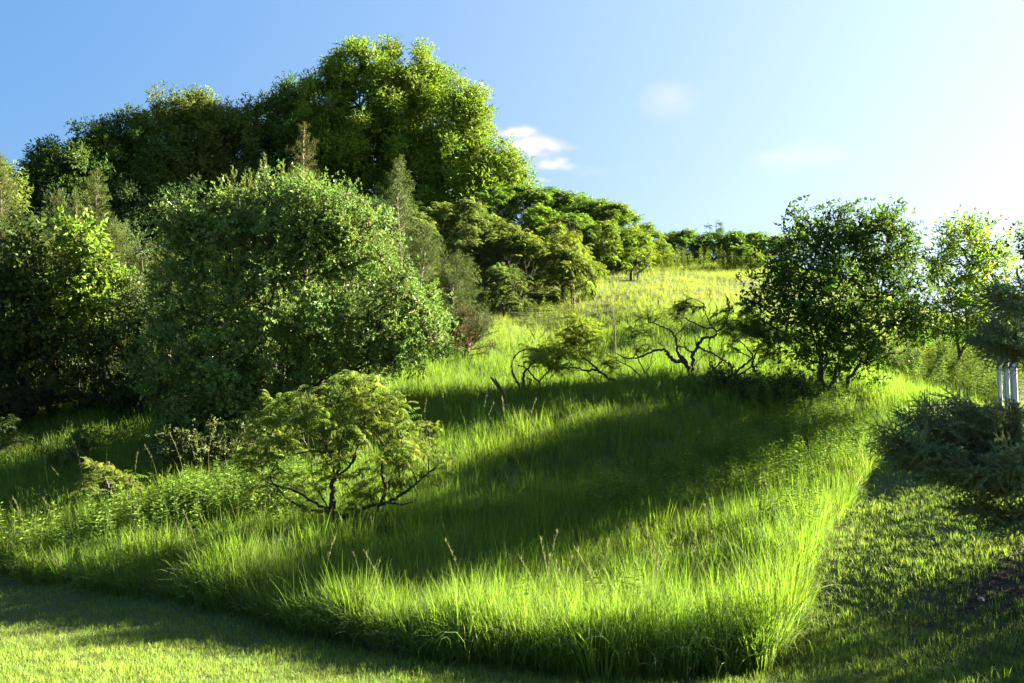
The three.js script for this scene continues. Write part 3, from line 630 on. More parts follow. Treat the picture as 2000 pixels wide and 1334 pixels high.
bush({ name: 'olive_bush', label: 'loose half-shaded bush tucked behind the round one beside the vine', category: 'bush', px: 285, d: 23, seed: 233, sprays: SMALL, density: 17, sub: 8, trunk: 0.05, stems: 3, color: [0.081, 0.135, 0.030],
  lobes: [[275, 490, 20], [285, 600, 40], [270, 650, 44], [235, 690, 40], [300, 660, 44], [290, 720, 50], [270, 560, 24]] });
[[60, 24.5, 241, 'bush coloured for the deepest shade at the picture edge', [[0, 700, 50], [60, 710, 50], [20, 770, 50], [80, 770, 46], [110, 720, 44], [-40, 740, 60]]],
  [190, 25, 242, 'bush coloured for shade in the hollow between vine and round bush', [[150, 730, 46], [200, 740, 46], [250, 730, 44], [170, 785, 44], [230, 785, 40], [280, 770, 36], [130, 790, 40]]],
  [620, 24, 243, 'added bush blocking sun behind the trunk of the round bush', [[560, 640, 60], [650, 640, 60], [740, 650, 50], [600, 740, 50], [690, 730, 46], [520, 740, 50], [460, 700, 60, -0.6], [420, 770, 60, -0.6], [500, 780, 60, -0.6], [470, 800, 56, -1.7], [550, 790, 56, -1.7], [640, 765, 46, -1.6], [400, 810, 46, -1.7], [570, 790, 50, -0.6], [380, 800, 50, -0.4]]],  // added and shaped to stop low sun reaching the grass beyond
  [190, 29.5, 244, 'added bush on the slope under the wood, coloured for deep shade', [[40, 660, 70], [120, 690, 60], [190, 690, 60], [260, 690, 60], [330, 670, 60], [90, 740, 50], [230, 750, 46]]],  // added to block the bright slope behind
  [200, 23.2, 246, 'added low bush coloured for shade where the deep shade meets the grass', [[110, 775, 32], [165, 778, 32], [220, 770, 34], [275, 778, 30], [60, 785, 30]]],  // added to cover a sunlit strip of grass
  [-40, 22.5, 245, 'bush coloured for shade at the lower end of the shaded wood edge', [[-10, 780, 46], [-60, 760, 60], [30, 800, 34], [-50, 830, 50]]],
].forEach(([px, d, seed, label, lobes]) => bush({ name: 'low_bush', label, category: 'bush', group: UNDER, px, d, seed, sprays: SMALL, density: 22, sub: 10, back: 0.6, trunk: 0.03, stems: 4, color: [0.04, 0.075, 0.010], lobes }));  // leaf colour lowered to paint in the shade under the wood
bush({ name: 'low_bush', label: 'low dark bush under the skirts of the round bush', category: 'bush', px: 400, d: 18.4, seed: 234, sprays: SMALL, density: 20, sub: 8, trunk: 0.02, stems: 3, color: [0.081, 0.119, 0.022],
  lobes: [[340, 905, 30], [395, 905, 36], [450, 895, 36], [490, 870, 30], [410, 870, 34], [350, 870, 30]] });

// ---------------------------------------------------------------- the sumac thicket below the wood
const THICK = 'sumacs of the thicket on the upper slope', RIDGE = 'sumacs along the bare crest';
const YEL = [0.18, 0.235, 0.016], GRN = [0.13, 0.225, 0.011];
[
  [1090, 478, 55, 33, 26, 'domed yellow-green sumac at the open corner of the thicket', YEL],
  [1035, 490, 52, 32.5, 24, 'yellow-green sumac second from the open corner of the thicket', YEL],
  [1120, 512, 34, 32.2, 13, 'small low sumac fringing the open corner of the thicket', YEL],
  [985, 470, 52, 33.5, 24, 'greener sumac in the middle of the thicket front', [0.143, 0.194, 0.020]],
  [935, 480, 50, 33, 24, 'sumac with bare pale stems at its foot, nearest the junipers', [0.138, 0.186, 0.022]],
  [920, 425, 48, 36, 22, 'sumac standing behind the thicket front near the wood', [0.144, 0.203, 0.022]],
  [865, 430, 48, 36, 22, 'feathery sumac directly under the tallest tree', [0.151, 0.211, 0.024]],
  [800, 440, 45, 35, 20, 'pale sumac glimpsed above the edge of the round bush', [0.151, 0.211, 0.027]],
  [985, 545, 40, 31, 13, 'shaded sumac low in front of the bare thicket stems', [0.110, 0.165, 0.020]],
].forEach(([px, py, w, d, n, label, c], k) => thicket(px, py, w * 1.06, d, n * 3.8, 300 + k * 7, label, THICK, c, { stems: 5, dead: 15, bark: [0.05, 0.038, 0.03], size: 0.98, dome: 0.65, deep: 1.25 }));
[
  [965, 395, 50, 40, 26, 'dark green sumac where the thicket meets the wood', GRN],
  [1020, 388, 48, 40.5, 26, 'green sumac at the highest end of the skyline row', GRN],
  [1070, 392, 46, 40, 26, 'green sumac second in the descending skyline row', GRN],
  [1120, 400, 44, 40, 26, 'green sumac third in the descending skyline row', GRN],
  [1165, 412, 42, 39.5, 24, 'green sumac fourth in the descending skyline row', [0.144, 0.222, 0.013]],
  [1205, 424, 42, 39, 26, 'bright round-headed sumac fifth in the descending skyline row', [0.151, 0.232, 0.013]],
  [1060, 430, 46, 38, 24, 'green sumac one row below the skyline above the yellow dome', GRN],
  [1125, 445, 44, 37.5, 24, 'green sumac below the skyline with a dark hollow beneath it', GRN],
  [1180, 458, 42, 37, 24, 'bright sumac spilling down toward the open meadow', [0.159, 0.236, 0.013]],
  [1232, 466, 36, 37.5, 20, 'last bright sumac before the lone one in the meadow', [0.159, 0.236, 0.013]],
  [1150, 528, 26, 33, 8, 'sparse little sumac stepping out from the thicket corner', YEL],
].forEach(([px, py, w, d, n, label, c], k) => thicket(px, py, w * 1.06, d, n * 4, 400 + k * 7, label, THICK, c, { stems: 4, dome: 0.5, size: 1.0, deep: 1.5 }));
[
  [1262, 455, 30, 41, 16, 'sumac at the dip of the crest next to the thicket', [0.149, 0.230, 0.013]],
  [1305, 468, 28, 42, 16, 'low sumac on the crest just past the dip', [0.149, 0.230, 0.013]],
  [1345, 470, 30, 42, 18, 'dark-stemmed sumac on the crest left of the tall flat-topped one', GRN],
  [1392, 474, 32, 42, 20, 'wide dark sumac under the tall flat-topped one on the crest', GRN],
  [1438, 474, 32, 42, 20, 'rounded sumac on the crest just past the tall flat-topped one', GRN],
  [1480, 474, 32, 42, 20, 'sumac on the crest partly behind the dark shrub', GRN],
  [1455, 498, 28, 40, 14, 'bright low sumac in front of the crest row', [0.151, 0.232, 0.013]],
  [1525, 480, 34, 42, 16, 'sumac on the crest showing through the dark shrub', GRN],
  [1290, 488, 22, 40, 10, 'yellowish low sumac edging the bright meadow below the dip', [0.163, 0.236, 0.013]],
].forEach(([px, py, w, d, n, label, c], k) => thicket(px, py, w * 1.1, d, n * 4, 500 + k * 7, label, RIDGE, c, { stems: 3, dome: 0.55, size: 0.95, deep: 1.7 }));
thicket(1400, 437, 20, 42.5, 6, 590, 'tall flat-topped sumac rising alone above the crest row', RIDGE, [0.06, 0.11, 0.014], { stems: 1, dome: 0.1, size: 0.75 });
const LONE = 'crooked sumacs on the open slope';
sumac({ seed: 601, label: 'lone thin sumac in the sunlit meadow below the crest', group: LONE, d: 36, foot: [1232, 534], color: [0.218, 0.295, 0.018], far: true, paths: [{ pts: [[1232, 534], [1240, 520], [1256, 508], [1270, 494]], r: [0.035, 0.012] }, { pts: [[1246, 533], [1262, 522], [1270, 510]], r: [0.03, 0.008] }, { pts: [[1238, 522], [1228, 508]], r: [0.015, 0.006] }],
  whorls: [[1270, 488, 0.8], [1250, 496, 0.8], [1232, 502, 0.7], [1262, 480, 0.7], [1280, 496, 0.6], [1243, 487, 0.7]] });

// ---------------------------------------------------------------- crooked sumacs of the middle slope
sumac({ seed: 611, label: 'sumac with two black trunks and a round tuft leaning over them', group: LONE, thick: 1.02, d: 21.4, foot: [1026, 795], color: [0.225, 0.31, 0.02],
  paths: [
    { pts: [[1032, 792], [1026, 770], [1022, 745], [1024, 728], [1034, 716], [1044, 700]], r: [0.05, 0.015] },
    { pts: [[1022, 785], [1014, 755], [1004, 735], [999, 712], [1006, 695], [1022, 684], [1040, 683]], r: [0.035, 0.010] },
    { pts: [[1028, 762], [1036, 748], [1038, 742], [1028, 738]], r: [0.024, 0.012] },
    { pts: [[1060, 812], [1056, 790], [1054, 748], [1046, 740], [1032, 724], [1022, 716], [1010, 714]], r: [0.034, 0.010] },
    { pts: [[1053, 745], [1062, 734], [1074, 722]], r: [0.02, 0.010] }, { pts: [[1057, 795], [1048, 800], [1046, 790]], r: [0.016, 0.006] }, { pts: [[1057, 795], [1071, 792]], r: [0.012, 0.005] }],
  whorls: [[1062, 690, 0.8], [1080, 684, 0.8], [1046, 682, 0.7], [1090, 700, 0.75], [1070, 704, 0.85], [1084, 716, 0.7], [1056, 704, 0.7], [1098, 690, 0.6], [1072, 676, 0.7]], fill: 2, big: 1.25,
  dead: [[1046, 664, 120, 0.16], [1052, 668, 60, 0.3], [1022, 700, 80, 0.25], [1074, 740, 70, 0.3], [1028, 724, 110, 0.2]] });
{
  const root = thing('dead_stump', 'broken weathered snag leaning beside the two black trunks', 'stump', ground(986, 19.6)), g = new GB(), pts = [[989, 784], [987, 772], [980, 762], [971, 752], [962, 740], [957, 736]].map(([x, y]) => at(x, y, 20.6));
  pts[0].y = Math.min(pts[0].y, H(pts[0].x, pts[0].z) - 0.05);
  const c = [0.11, 0.085, 0.06];
  g.tube(pts, [0.04, 0.038, 0.044, 0.035, 0.03, 0.012], 7, c); g.tube([pts[2], at(970, 746, 19.6), at(966, 735, 19.6)], [0.028, 0.02, 0.006], 6, c);
  part(root, 'trunk', g.build(true), M.bark);
  const r2 = thing('dead_branch', 'thin fallen bare branch in the grass beside the broken snag', 'branch', ground(950, 19.9)), g2 = new GB(), q = [[960, 778], [948, 770], [938, 764], [935, 752]].map(([x, y]) => at(x, y, 19.9));
  g2.tube(q, [0.018, 0.016, 0.012, 0.005], 5, [0.06, 0.045, 0.035]); g2.tube([q[2], at(924, 763, 19.9)], [0.008, 0.004], 4, [0.06, 0.045, 0.035]);
  part(r2, 'twig', g2.build(true), M.bark);
  const r3 = thing('dead_sapling', 'bare grey sapling standing on the slope above the yellow sumac', 'sapling', ground(1203, 25)), g3 = new GB(), rng = rngOf(5);
  const s = [[1203, 668], [1201, 640], [1197, 612], [1193, 585], [1196, 566]].map(([x, y]) => at(x, y, 25)); s[0].y = H(s[0].x, s[0].z) - 0.05;
  g3.tube(s, [0.016, 0.013, 0.01, 0.008, 0.003], 5, [0.09, 0.075, 0.06]); g3.tube([s[1], at(1190, 626, 25), at(1176, 612, 25)], [0.009, 0.006, 0.003], 4, [0.09, 0.075, 0.06]);
  for (let k = 0; k < 4; k++) deadTwigs(g3, rng, s[2].clone().lerp(s[3], k / 4), V(k % 2 ? 0.6 : -0.6, 0.8, 0.1).normalize(), 0.25, 0.006, 1, [0.09, 0.075, 0.06]);
  part(r3, 'stem', g3.build(true), M.bark);
}
sumac({ seed: 621, label: 'sumac on one long sagging limb with a yellow tuft at its end', group: LONE, thick: 1.02, d: 21.9, foot: [1268, 756], color: [0.225, 0.31, 0.02],
  paths: [
    { pts: [[1268, 764], [1267, 750], [1256, 746], [1228, 751], [1205, 746], [1185, 736], [1172, 726], [1160, 722], [1146, 724], [1130, 719], [1110, 718]], r: [0.055, 0.018] },
    { pts: [[1170, 726], [1156, 710], [1140, 700], [1132, 690], [1130, 672], [1129, 655]], r: [0.03, 0.009] },
    { pts: [[1264, 748], [1285, 752], [1278, 745], [1262, 730], [1250, 710], [1243, 690]], r: [0.026, 0.008] },
    { pts: [[1254, 746], [1246, 730], [1230, 716], [1214, 708], [1204, 702]], r: [0.022, 0.007] }, { pts: [[1252, 742], [1236, 738], [1222, 738]], r: [0.015, 0.006] },
    { pts: [[1192, 795], [1186, 772], [1174, 756], [1156, 736], [1146, 724]], r: [0.022, 0.012] }, { pts: [[1132, 718], [1133, 700]], r: [0.01, 0.006] }],
  whorls: [[1128, 634, 0.75], [1144, 640, 0.75], [1110, 642, 0.7], [1160, 652, 0.65], [1132, 650, 0.8], [1104, 668, 0.65], [1120, 672, 0.7], [1146, 668, 0.7], [1112, 690, 0.6], [1140, 688, 0.6], [1090, 668, 0.6], [1158, 634, 0.6], [1185, 705, 0.6], [1198, 716, 0.6], [1122, 624, 0.6], [1136, 628, 0.6], [1168, 642, 0.5], [1178, 690, 0.6], [1200, 700, 0.5], [1150, 690, 0.5]], fill: 2, big: 1.25,
  dead: [[1152, 706, 60, 0.3], [1243, 695, 100, 0.3], [1262, 730, 60, 0.3], [1222, 712, 110, 0.25], [1236, 738, 160, 0.25]] });
sumac({ seed: 631, label: 'sumac whose crooked bare black boughs stand out against the sunlit meadow', group: LONE, thick: 1.02, d: 22.0, foot: [1354, 784], color: [0.138, 0.213, 0.018], big: 1.2, bark: [0.03, 0.024, 0.02],
  paths: [
    { pts: [[1354, 790], [1356, 765], [1355, 742], [1346, 722], [1338, 706], [1330, 696]], r: [0.078, 0.05] },
    { pts: [[1336, 707], [1318, 704], [1306, 694], [1300, 684], [1282, 685], [1266, 690], [1248, 698], [1222, 699], [1204, 690]], r: [0.05, 0.012] },
    { pts: [[1332, 700], [1324, 690], [1322, 672], [1318, 658], [1310, 645], [1292, 638], [1280, 632], [1268, 628]], r: [0.036, 0.012] },
    { pts: [[1350, 730], [1354, 712], [1353, 690], [1362, 678], [1370, 664], [1374, 660], [1388, 659], [1396, 656], [1400, 648], [1392, 641], [1376, 640], [1362, 634], [1346, 626], [1336, 618]], r: [0.045, 0.014] },
    { pts: [[1353, 690], [1344, 684], [1336, 678], [1322, 676]], r: [0.024, 0.012] },
    { pts: [[1357, 746], [1372, 738], [1388, 726], [1402, 714], [1412, 700], [1414, 690]], r: [0.03, 0.010] },
    { pts: [[1364, 678], [1376, 684], [1390, 690], [1408, 700], [1424, 712]], r: [0.024, 0.016], root: false },
    { pts: [[1400, 648], [1412, 640], [1420, 625], [1424, 610], [1428, 600]], r: [0.018, 0.008] }, { pts: [[1392, 641], [1384, 625], [1376, 606], [1374, 594]], r: [0.018, 0.007] },
    { pts: [[1388, 659], [1384, 672], [1386, 684]], r: [0.016, 0.008] }],
  whorls: [[1336, 606, 0.7], [1322, 612, 0.6], [1346, 580, 0.5], [1336, 588, 0.55], [1268, 622, 0.6], [1256, 632, 0.6], [1280, 624, 0.5], [1398, 614, 0.45], [1412, 606, 0.5], [1318, 600, 0.45], [1248, 652, 0.55], [1240, 668, 0.55], [1260, 672, 0.6], [1262, 646, 0.6], [1228, 640, 0.6], [1235, 655, 0.6], [1250, 620, 0.6], [1285, 615, 0.5], [1310, 612, 0.6], [1326, 598, 0.6], [1350, 596, 0.5], [1420, 630, 0.6], [1404, 628, 0.5], [1244, 682, 0.5]],
  cones: [[1286, 588, 1.3], [1318, 590, 1.2], [1340, 590, 1.4], [1264, 602, 1], [1374, 602, 1.6], [1226, 626, 1.2]],
  dead: [[1374, 640, 100, 0.3], [1384, 618, 80, 0.35], [1390, 640, 70, 0.4], [1360, 674, 95, 0.4], [1326, 668, 70, 0.35], [1318, 656, 40, 0.3], [1352, 690, 60, 0.35], [1342, 684, 120, 0.3], [1384, 726, 80, 0.35], [1392, 722, 110, 0.35], [1400, 716, 60, 0.4], [1408, 704, 95, 0.3], [1366, 740, 100, 0.3], [1372, 664, 130, 0.3], [1356, 715, 50, 0.3], [1310, 692, 130, 0.25], [1336, 676, 80, 0.3], [1412, 640, 60, 0.35], [1346, 628, 140, 0.25]] });
sumac({ seed: 641, label: 'sumac with a low dark bent trunk and full dark-green head, touching the dark shrub', group: LONE, thick: 1.02, d: 22.0, foot: [1494, 752], color: [0.106, 0.189, 0.018],
  paths: [
    { pts: [[1494, 756], [1486, 742], [1478, 728], [1470, 716], [1472, 704]], r: [0.045, 0.026] },
    { pts: [[1486, 746], [1470, 740], [1452, 746], [1440, 738], [1432, 730], [1428, 714], [1424, 708]], r: [0.06, 0.024] },
    { pts: [[1434, 732], [1448, 718], [1462, 706], [1470, 694], [1462, 684], [1452, 672], [1438, 662]], r: [0.034, 0.010] },
    { pts: [[1440, 734], [1456, 724], [1468, 716], [1486, 718]], r: [0.026, 0.009] }, { pts: [[1471, 704], [1476, 690], [1482, 672], [1478, 656]], r: [0.022, 0.009] }, { pts: [[1474, 716], [1488, 704], [1502, 700]], r: [0.018, 0.007] }, { pts: [[1466, 698], [1450, 690], [1436, 688]], r: [0.016, 0.006] }],
  whorls: [[1430, 640, 0.75], [1446, 630, 0.85], [1466, 626, 0.85], [1484, 632, 0.8], [1456, 644, 0.85], [1436, 654, 0.7], [1476, 648, 0.85], [1494, 650, 0.75], [1500, 672, 0.7], [1486, 676, 0.7], [1510, 690, 0.65], [1496, 694, 0.6], [1450, 610, 0.6], [1462, 600, 0.6], [1440, 684, 0.5]], fill: 2, big: 1.2, cones: [[1424, 600, 2], [1420, 588, 1.5]] });
bush({ name: 'low_bush', label: 'low leafy dark undergrowth bush between the bare-boughed sumac and the dark shrub', category: 'bush', px: 1470, d: 20.8, seed: 651, sprays: SMALL, density: 18, sub: 8, trunk: 0.015, stems: 4, color: [0.068, 0.115, 0.016],
  lobes: [[1395, 762, 22], [1420, 750, 26], [1450, 765, 28], [1400, 735, 20], [1485, 770, 28], [1520, 765, 26], [1550, 770, 26], [1535, 745, 22], [1580, 770, 22]] });

// ---------------------------------------------------------------- the sumac in front and its small neighbours
sumac({ seed: 661, label: 'broad sumac in front with dark arching boughs and drooping feathery leaves', group: LONE, d: 14, foot: [650, 1040], color: [0.2, 0.285, 0.026], cone: 0.03,
  paths: [
    { pts: [[650, 1045], [650, 1000], [651, 970], [648, 945], [655, 930], [662, 915], [660, 880], [672, 850]], r: [0.062, 0.016] },
    { pts: [[650, 975], [640, 995], [615, 998], [585, 988], [560, 973], [540, 950], [520, 940], [512, 925], [510, 890]], r: [0.026, 0.009] },
    { pts: [[646, 1000], [620, 985], [595, 968], [565, 955], [535, 946], [528, 930], [545, 890], [530, 850]], r: [0.028, 0.009] },
    { pts: [[640, 992], [628, 970], [615, 950], [610, 925], [608, 900]], r: [0.016, 0.007] },
    { pts: [[652, 1005], [675, 1008], [705, 996], [730, 986], [765, 982], [785, 985], [808, 980]], r: [0.05, 0.012] },
    { pts: [[730, 1040], [729, 1020], [732, 1005], [738, 990]], r: [0.03, 0.026] },
    { pts: [[740, 986], [770, 975], [800, 955], [812, 945], [820, 938], [840, 920], [858, 908]], r: [0.034, 0.009] },
    { pts: [[815, 942], [808, 925], [802, 910], [800, 890]], r: [0.016, 0.007] }, { pts: [[822, 936], [826, 915]], r: [0.012, 0.006] },
    { pts: [[745, 985], [752, 950], [745, 920], [752, 885], [745, 860], [735, 850], [722, 838]], r: [0.03, 0.012] },
    { pts: [[660, 930], [690, 900], [700, 870], [715, 855], [730, 848], [755, 845]], r: [0.024, 0.010] },
    { pts: [[640, 870], [625, 858], [605, 847], [590, 830], [600, 800], [620, 790]], r: [0.03, 0.009] }, { pts: [[636, 884], [612, 880], [595, 884], [578, 886]], r: [0.024, 0.008] }, { pts: [[655, 935], [648, 900], [640, 880], [625, 850], [610, 830]], r: [0.022, 0.010] }],
  whorls: [[540, 790, 0.8], [560, 800, 0.9], [590, 785, 0.85], [620, 800, 0.8], [575, 825, 0.9], [540, 830, 0.8], [510, 850, 0.75], [530, 860, 0.9], [490, 880, 0.7], [515, 890, 0.8], [560, 862, 0.85], [600, 815, 0.9], [640, 820, 0.8], [655, 790, 0.7],
    [650, 750, 0.7], [680, 745, 0.85], [710, 750, 0.8], [735, 755, 0.85], [760, 770, 0.75], [690, 775, 0.85], [725, 785, 0.9], [750, 800, 0.85], [700, 810, 0.8], [670, 815, 0.8], [770, 800, 0.7], [740, 830, 0.85], [765, 835, 0.75], [712, 835, 0.8],
    [650, 880, 0.85], [670, 870, 0.85], [640, 900, 0.7], [690, 890, 0.7], [765, 880, 0.8], [790, 870, 0.85], [810, 875, 0.8], [830, 885, 0.7], [845, 880, 0.6], [862, 895, 0.6], [775, 910, 0.75], [750, 930, 0.8], [780, 940, 0.7], [715, 945, 0.7], [700, 960, 0.6], [800, 910, 0.6], [865, 912, 0.5], [620, 1000, 0.5], [475, 900, 0.7], [545, 915, 0.6], [500, 945, 0.7], [535, 960, 0.7], [570, 945, 0.7], [605, 930, 0.7], [590, 985, 0.6], [700, 920, 0.7], [730, 960, 0.7], [690, 985, 0.6], [760, 965, 0.6], [640, 930, 0.7], [820, 930, 0.6], [480, 860, 0.8], [500, 825, 0.8], [470, 885, 0.8], [530, 805, 0.8], [505, 870, 0.8], [850, 870, 0.7], [820, 860, 0.7]], fill: 1.5, big: 1.1, thick: 0.85,
  dead: [[600, 870, 120, 0.3], [590, 840, 60, 0.3], [660, 915, 70, 0.2], [690, 905, 100, 0.2], [800, 905, 80, 0.2], [700, 860, 60, 0.3]] });
sumac({ seed: 671, label: 'tiny sumac sprig beyond the broad front sumac', group: LONE, d: 16.5, foot: [838, 880], color: [0.188, 0.254, 0.022], paths: [{ pts: [[838, 884], [839, 860], [838, 842], [836, 832]], r: [0.014, 0.007] }, { pts: [[838, 838], [828, 826], [822, 816]], r: [0.008, 0.004] }, { pts: [[837, 835], [850, 826]], r: [0.007, 0.004] }], whorls: [[852, 828, 0.5], [860, 838, 0.45], [840, 830, 0.35], [856, 850, 0.35]] });
sumac({ seed: 672, label: 'yellowish small sumac in the long grass below the shaded edge', group: LONE, d: 16.8, foot: [220, 985], color: [0.195, 0.264, 0.024], paths: [{ pts: [[218, 990], [216, 965], [210, 945], [200, 930]], r: [0.03, 0.012] }, { pts: [[218, 980], [236, 960], [250, 945], [258, 930]], r: [0.022, 0.008] }],
  whorls: [[170, 930, 0.65], [190, 915, 0.75], [215, 920, 0.75], [240, 928, 0.65], [200, 940, 0.75], [225, 945, 0.7], [160, 950, 0.55], [258, 945, 0.5], [182, 905, 0.5], [185, 955, 0.6]], fill: 2 });
sumac({ seed: 673, label: 'dark green small sumac with a crooked stem in the shaded grass', group: LONE, d: 19.5, foot: [180, 905], color: [0.126, 0.211, 0.024], paths: [{ pts: [[182, 915], [172, 890], [160, 875], [165, 855]], r: [0.03, 0.011] }, { pts: [[182, 905], [150, 890], [135, 880], [125, 870]], r: [0.022, 0.008] }],
  whorls: [[145, 850, 0.75], [165, 842, 0.8], [185, 850, 0.7], [155, 865, 0.75], [120, 885, 0.8], [138, 895, 0.8], [105, 895, 0.6], [178, 868, 0.6]], fill: 2 });
sumac({ seed: 674, label: 'shaded sumac cut by the picture edge at the foot of the wood', group: LONE, d: 21, foot: [-5, 900], color: [0.106, 0.180, 0.024], paths: [{ pts: [[-4, 905], [0, 880], [8, 860], [5, 835]], r: [0.035, 0.012] }, { pts: [[0, 880], [20, 868], [35, 855]], r: [0.02, 0.01] }],
  whorls: [[5, 820, 0.8], [25, 812, 0.8], [-10, 840, 0.9], [20, 850, 0.85], [42, 855, 0.75], [10, 868, 0.8], [35, 872, 0.7], [-20, 870, 0.8]], fill: 2 });

// ---------------------------------------------------------------- dark shrub and slim tree at the foot of the slope's far end
const MID = [spray(81, { len: 0.5, n: 26, leaf: 0.095, wid: 0.55, sides: 4 }), spray(82, { len: 0.48, n: 26, leaf: 0.09, wid: 0.58, sides: 4 })];
bush({ name: 'dark_shrub', label: 'large dark multi-stemmed shrub standing against the light', category: 'shrub', px: 1620, d: 21.8, seed: 701, sprays: MID, density: 9.5, sub: 12, back: 0.05, trunk: 0.06, ragged: 1.08, stems: 5, flare: 0.6, fork: 0.25, color: [0.085, 0.165, 0.010], bark: [0.022, 0.018, 0.015],
  lobes: [[1560, 455, 36], [1605, 442, 36], [1642, 430, 22], [1640, 415, 9], [1680, 455, 38], [1725, 445, 38], [1755, 450, 24], [1525, 500, 42], [1590, 505, 55], [1660, 510, 58], [1730, 505, 50], [1770, 500, 34], [1500, 555, 36], [1560, 570, 60], [1640, 580, 70], [1720, 575, 60], [1780, 560, 40], [1535, 630, 46], [1600, 650, 55], [1680, 650, 60], [1750, 630, 48], [1790, 610, 28], [1560, 690, 36], [1620, 705, 40], [1690, 710, 42], [1735, 690, 34], [1470, 590, 22], [1800, 640, 24], [1690, 425, 14], [1745, 425, 14], [1575, 428, 14]] });
const LONG = [spray(91, { len: 0.6, n: 26, leaf: 0.14, wid: 0.3, sides: 4, drop: 0.3 }), spray(92, { len: 0.55, n: 24, leaf: 0.13, wid: 0.32, sides: 4, drop: 0.3 })];
bush({ name: 'slim_tree', label: 'slim single-trunked tree with glowing pale yellow-green crown', category: 'tree', px: 1850, d: 29, seed: 711, sprays: LONG, mat: M.thinLeaf, density: 8, sub: 10, trunk: 0.085, ragged: 1.25, fork: 0.22, limb: 0.35, color: [0.22, 0.33, 0.014], bark: [0.035, 0.028, 0.022],
  lobes: [[1892, 448, 24], [1870, 470, 30], [1910, 475, 32], [1850, 490, 28], [1940, 485, 26], [1960, 500, 20], [1830, 510, 24], [1880, 520, 40], [1930, 530, 38], [1965, 540, 22], [1850, 560, 36], [1900, 575, 42], [1945, 580, 34], [1830, 600, 30], [1870, 625, 36], [1920, 625, 36], [1960, 620, 26], [1840, 650, 24], [1895, 660, 28], [1940, 655, 24]] });
bush({ name: 'low_bush', label: 'dark rounded bush far off behind the slim tree', category: 'bush', px: 1960, d: 36, seed: 712, sprays: ASH, density: 8, sub: 8, trunk: 0.05, stems: 3, color: [0.068, 0.105, 0.016], lobes: [[1935, 640, 20], [1965, 635, 26], [1990, 620, 28], [1960, 660, 24], [2010, 640, 40]] });

[[12.3, 20.4, 713, 'farther', [[12.3, 5.9, 21.0, 0.95], [12.4, 6.0, 19.8, 1.0], [13.1, 6.1, 21.4, 0.9], [13.2, 6.0, 20.2, 0.9], [12.2, 5.9, 18.9, 0.8]]], [12.3, 17.1, 714, 'nearer', [[12.1, 6.0, 17.8, 0.9], [12.4, 6.1, 16.6, 0.95], [13.1, 6.1, 17.4, 0.9], [12.5, 6.3, 15.8, 0.7], [12.9, 6.5, 15.0, 0.7], [12.2, 5.8, 17.2, 0.7]]]].forEach(([x, d, seed, which, world]) =>
  bush({ name: 'broadleaf_tree', label: `${which} of two broadleaf trees beyond the picture edge whose shadows cross the slope`, category: 'tree', group: 'trees beyond the picture edge', base: V(x, H(x, -d), -d), d, seed, sprays: MID, density: 20, sub: 12, trunk: 0.1, fork: 0.8, color: [0.08, 0.13, 0.014], world }));
// ---------------------------------------------------------------- spruces, posts, stone
spruce({ label: 'blue-green spruce reaching in over the lawn from the picture edge', x: 5.1, d: 8.5, h: 6.5, r: 1.9, seed: 721, color: [0.19, 0.31, 0.14], skip: 0.34, low: 0.9, twigs: 34, from: 0.4,
  tips: [[1940, 580, 8.3, 0.1], [1962, 600, 8.9, 0.15], [1985, 560, 8.4, 0.2], [1945, 640, 8.2, 0.1], [1968, 662, 8.7, 0.1], [1930, 672, 8.4, 0.05], [1955, 670, 8.8, 0.05], [1985, 660, 8.1, 0.1],
  [1895, 800, 8.1, -0.05], [1875, 790, 8.7, 0], [1915, 815, 8.4, 0.05], [1965, 812, 7.9, 0], [1990, 815, 8.3, 0], [1785, 812, 8.5, -0.1], [1815, 806, 8.1, -0.1], [1850, 815, 9.0, -0.1],
  [1732, 866, 8.4, -0.1], [1752, 848, 8.1, -0.1], [1765, 888, 8.6, -0.05], [1795, 872, 8.0, -0.1], [1825, 895, 8.3, 0], [1870, 900, 8.5, 0], [1905, 915, 7.7, 0], [1940, 895, 8.0, 0.05], [1960, 930, 7.8, 0.1], [1990, 900, 7.5, 0.1], [1895, 985, 8.2, 0.2], [1955, 1005, 8.0, 0.2]] });
spruce({ label: 'second spruce beside the lawn, only its shadow entering the view', x: 8.7, d: 8.9, h: 8, r: 2.9, seed: 722, color: [0.030, 0.058, 0.038], low: 0.1, from: 0.1, twigs: 48 });
[[1952.5, 6.8, 16.4, 'narrowest'], [1966, 8, 16.2, 'middle'], [1980, 10.2, 15.9, 'widest']].forEach(([px, w, d, which]) => {
  const wm = w / F * d, x = (px - CX) / F * d, y0 = H(x, -d), h = at(px, 676, d).y - y0, s = new THREE.Shape(), e = wm / 2, c = wm * 0.12;
  s.moveTo(-e + c, -e); s.lineTo(e - c, -e); s.lineTo(e, -e + c); s.lineTo(e, e - c); s.lineTo(e - c, e); s.lineTo(-e + c, e); s.lineTo(-e, e - c); s.lineTo(-e, -e + c); s.closePath();
  const root = thing('white_post', `${which} of three plain white posts under the spruce branches`, 'post', V(x, y0, -d), 'white posts by the spruce');
  const g = new THREE.ExtrudeGeometry(s, { depth: h + 0.2, bevelEnabled: false }); g.rotateX(-Math.PI / 2); g.translate(0, -0.2, 0);
  const m = shade(new THREE.Mesh(g, M.white)); m.name = 'shaft'; root.add(m);
  const cap = shade(new THREE.Mesh(new THREE.ConeGeometry(wm * 0.78, wm * 0.5, 4).rotateY(Math.PI / 4).translate(0, h + wm * 0.25 + 0.003, 0), M.white)); cap.name = 'cap'; root.add(cap);
});
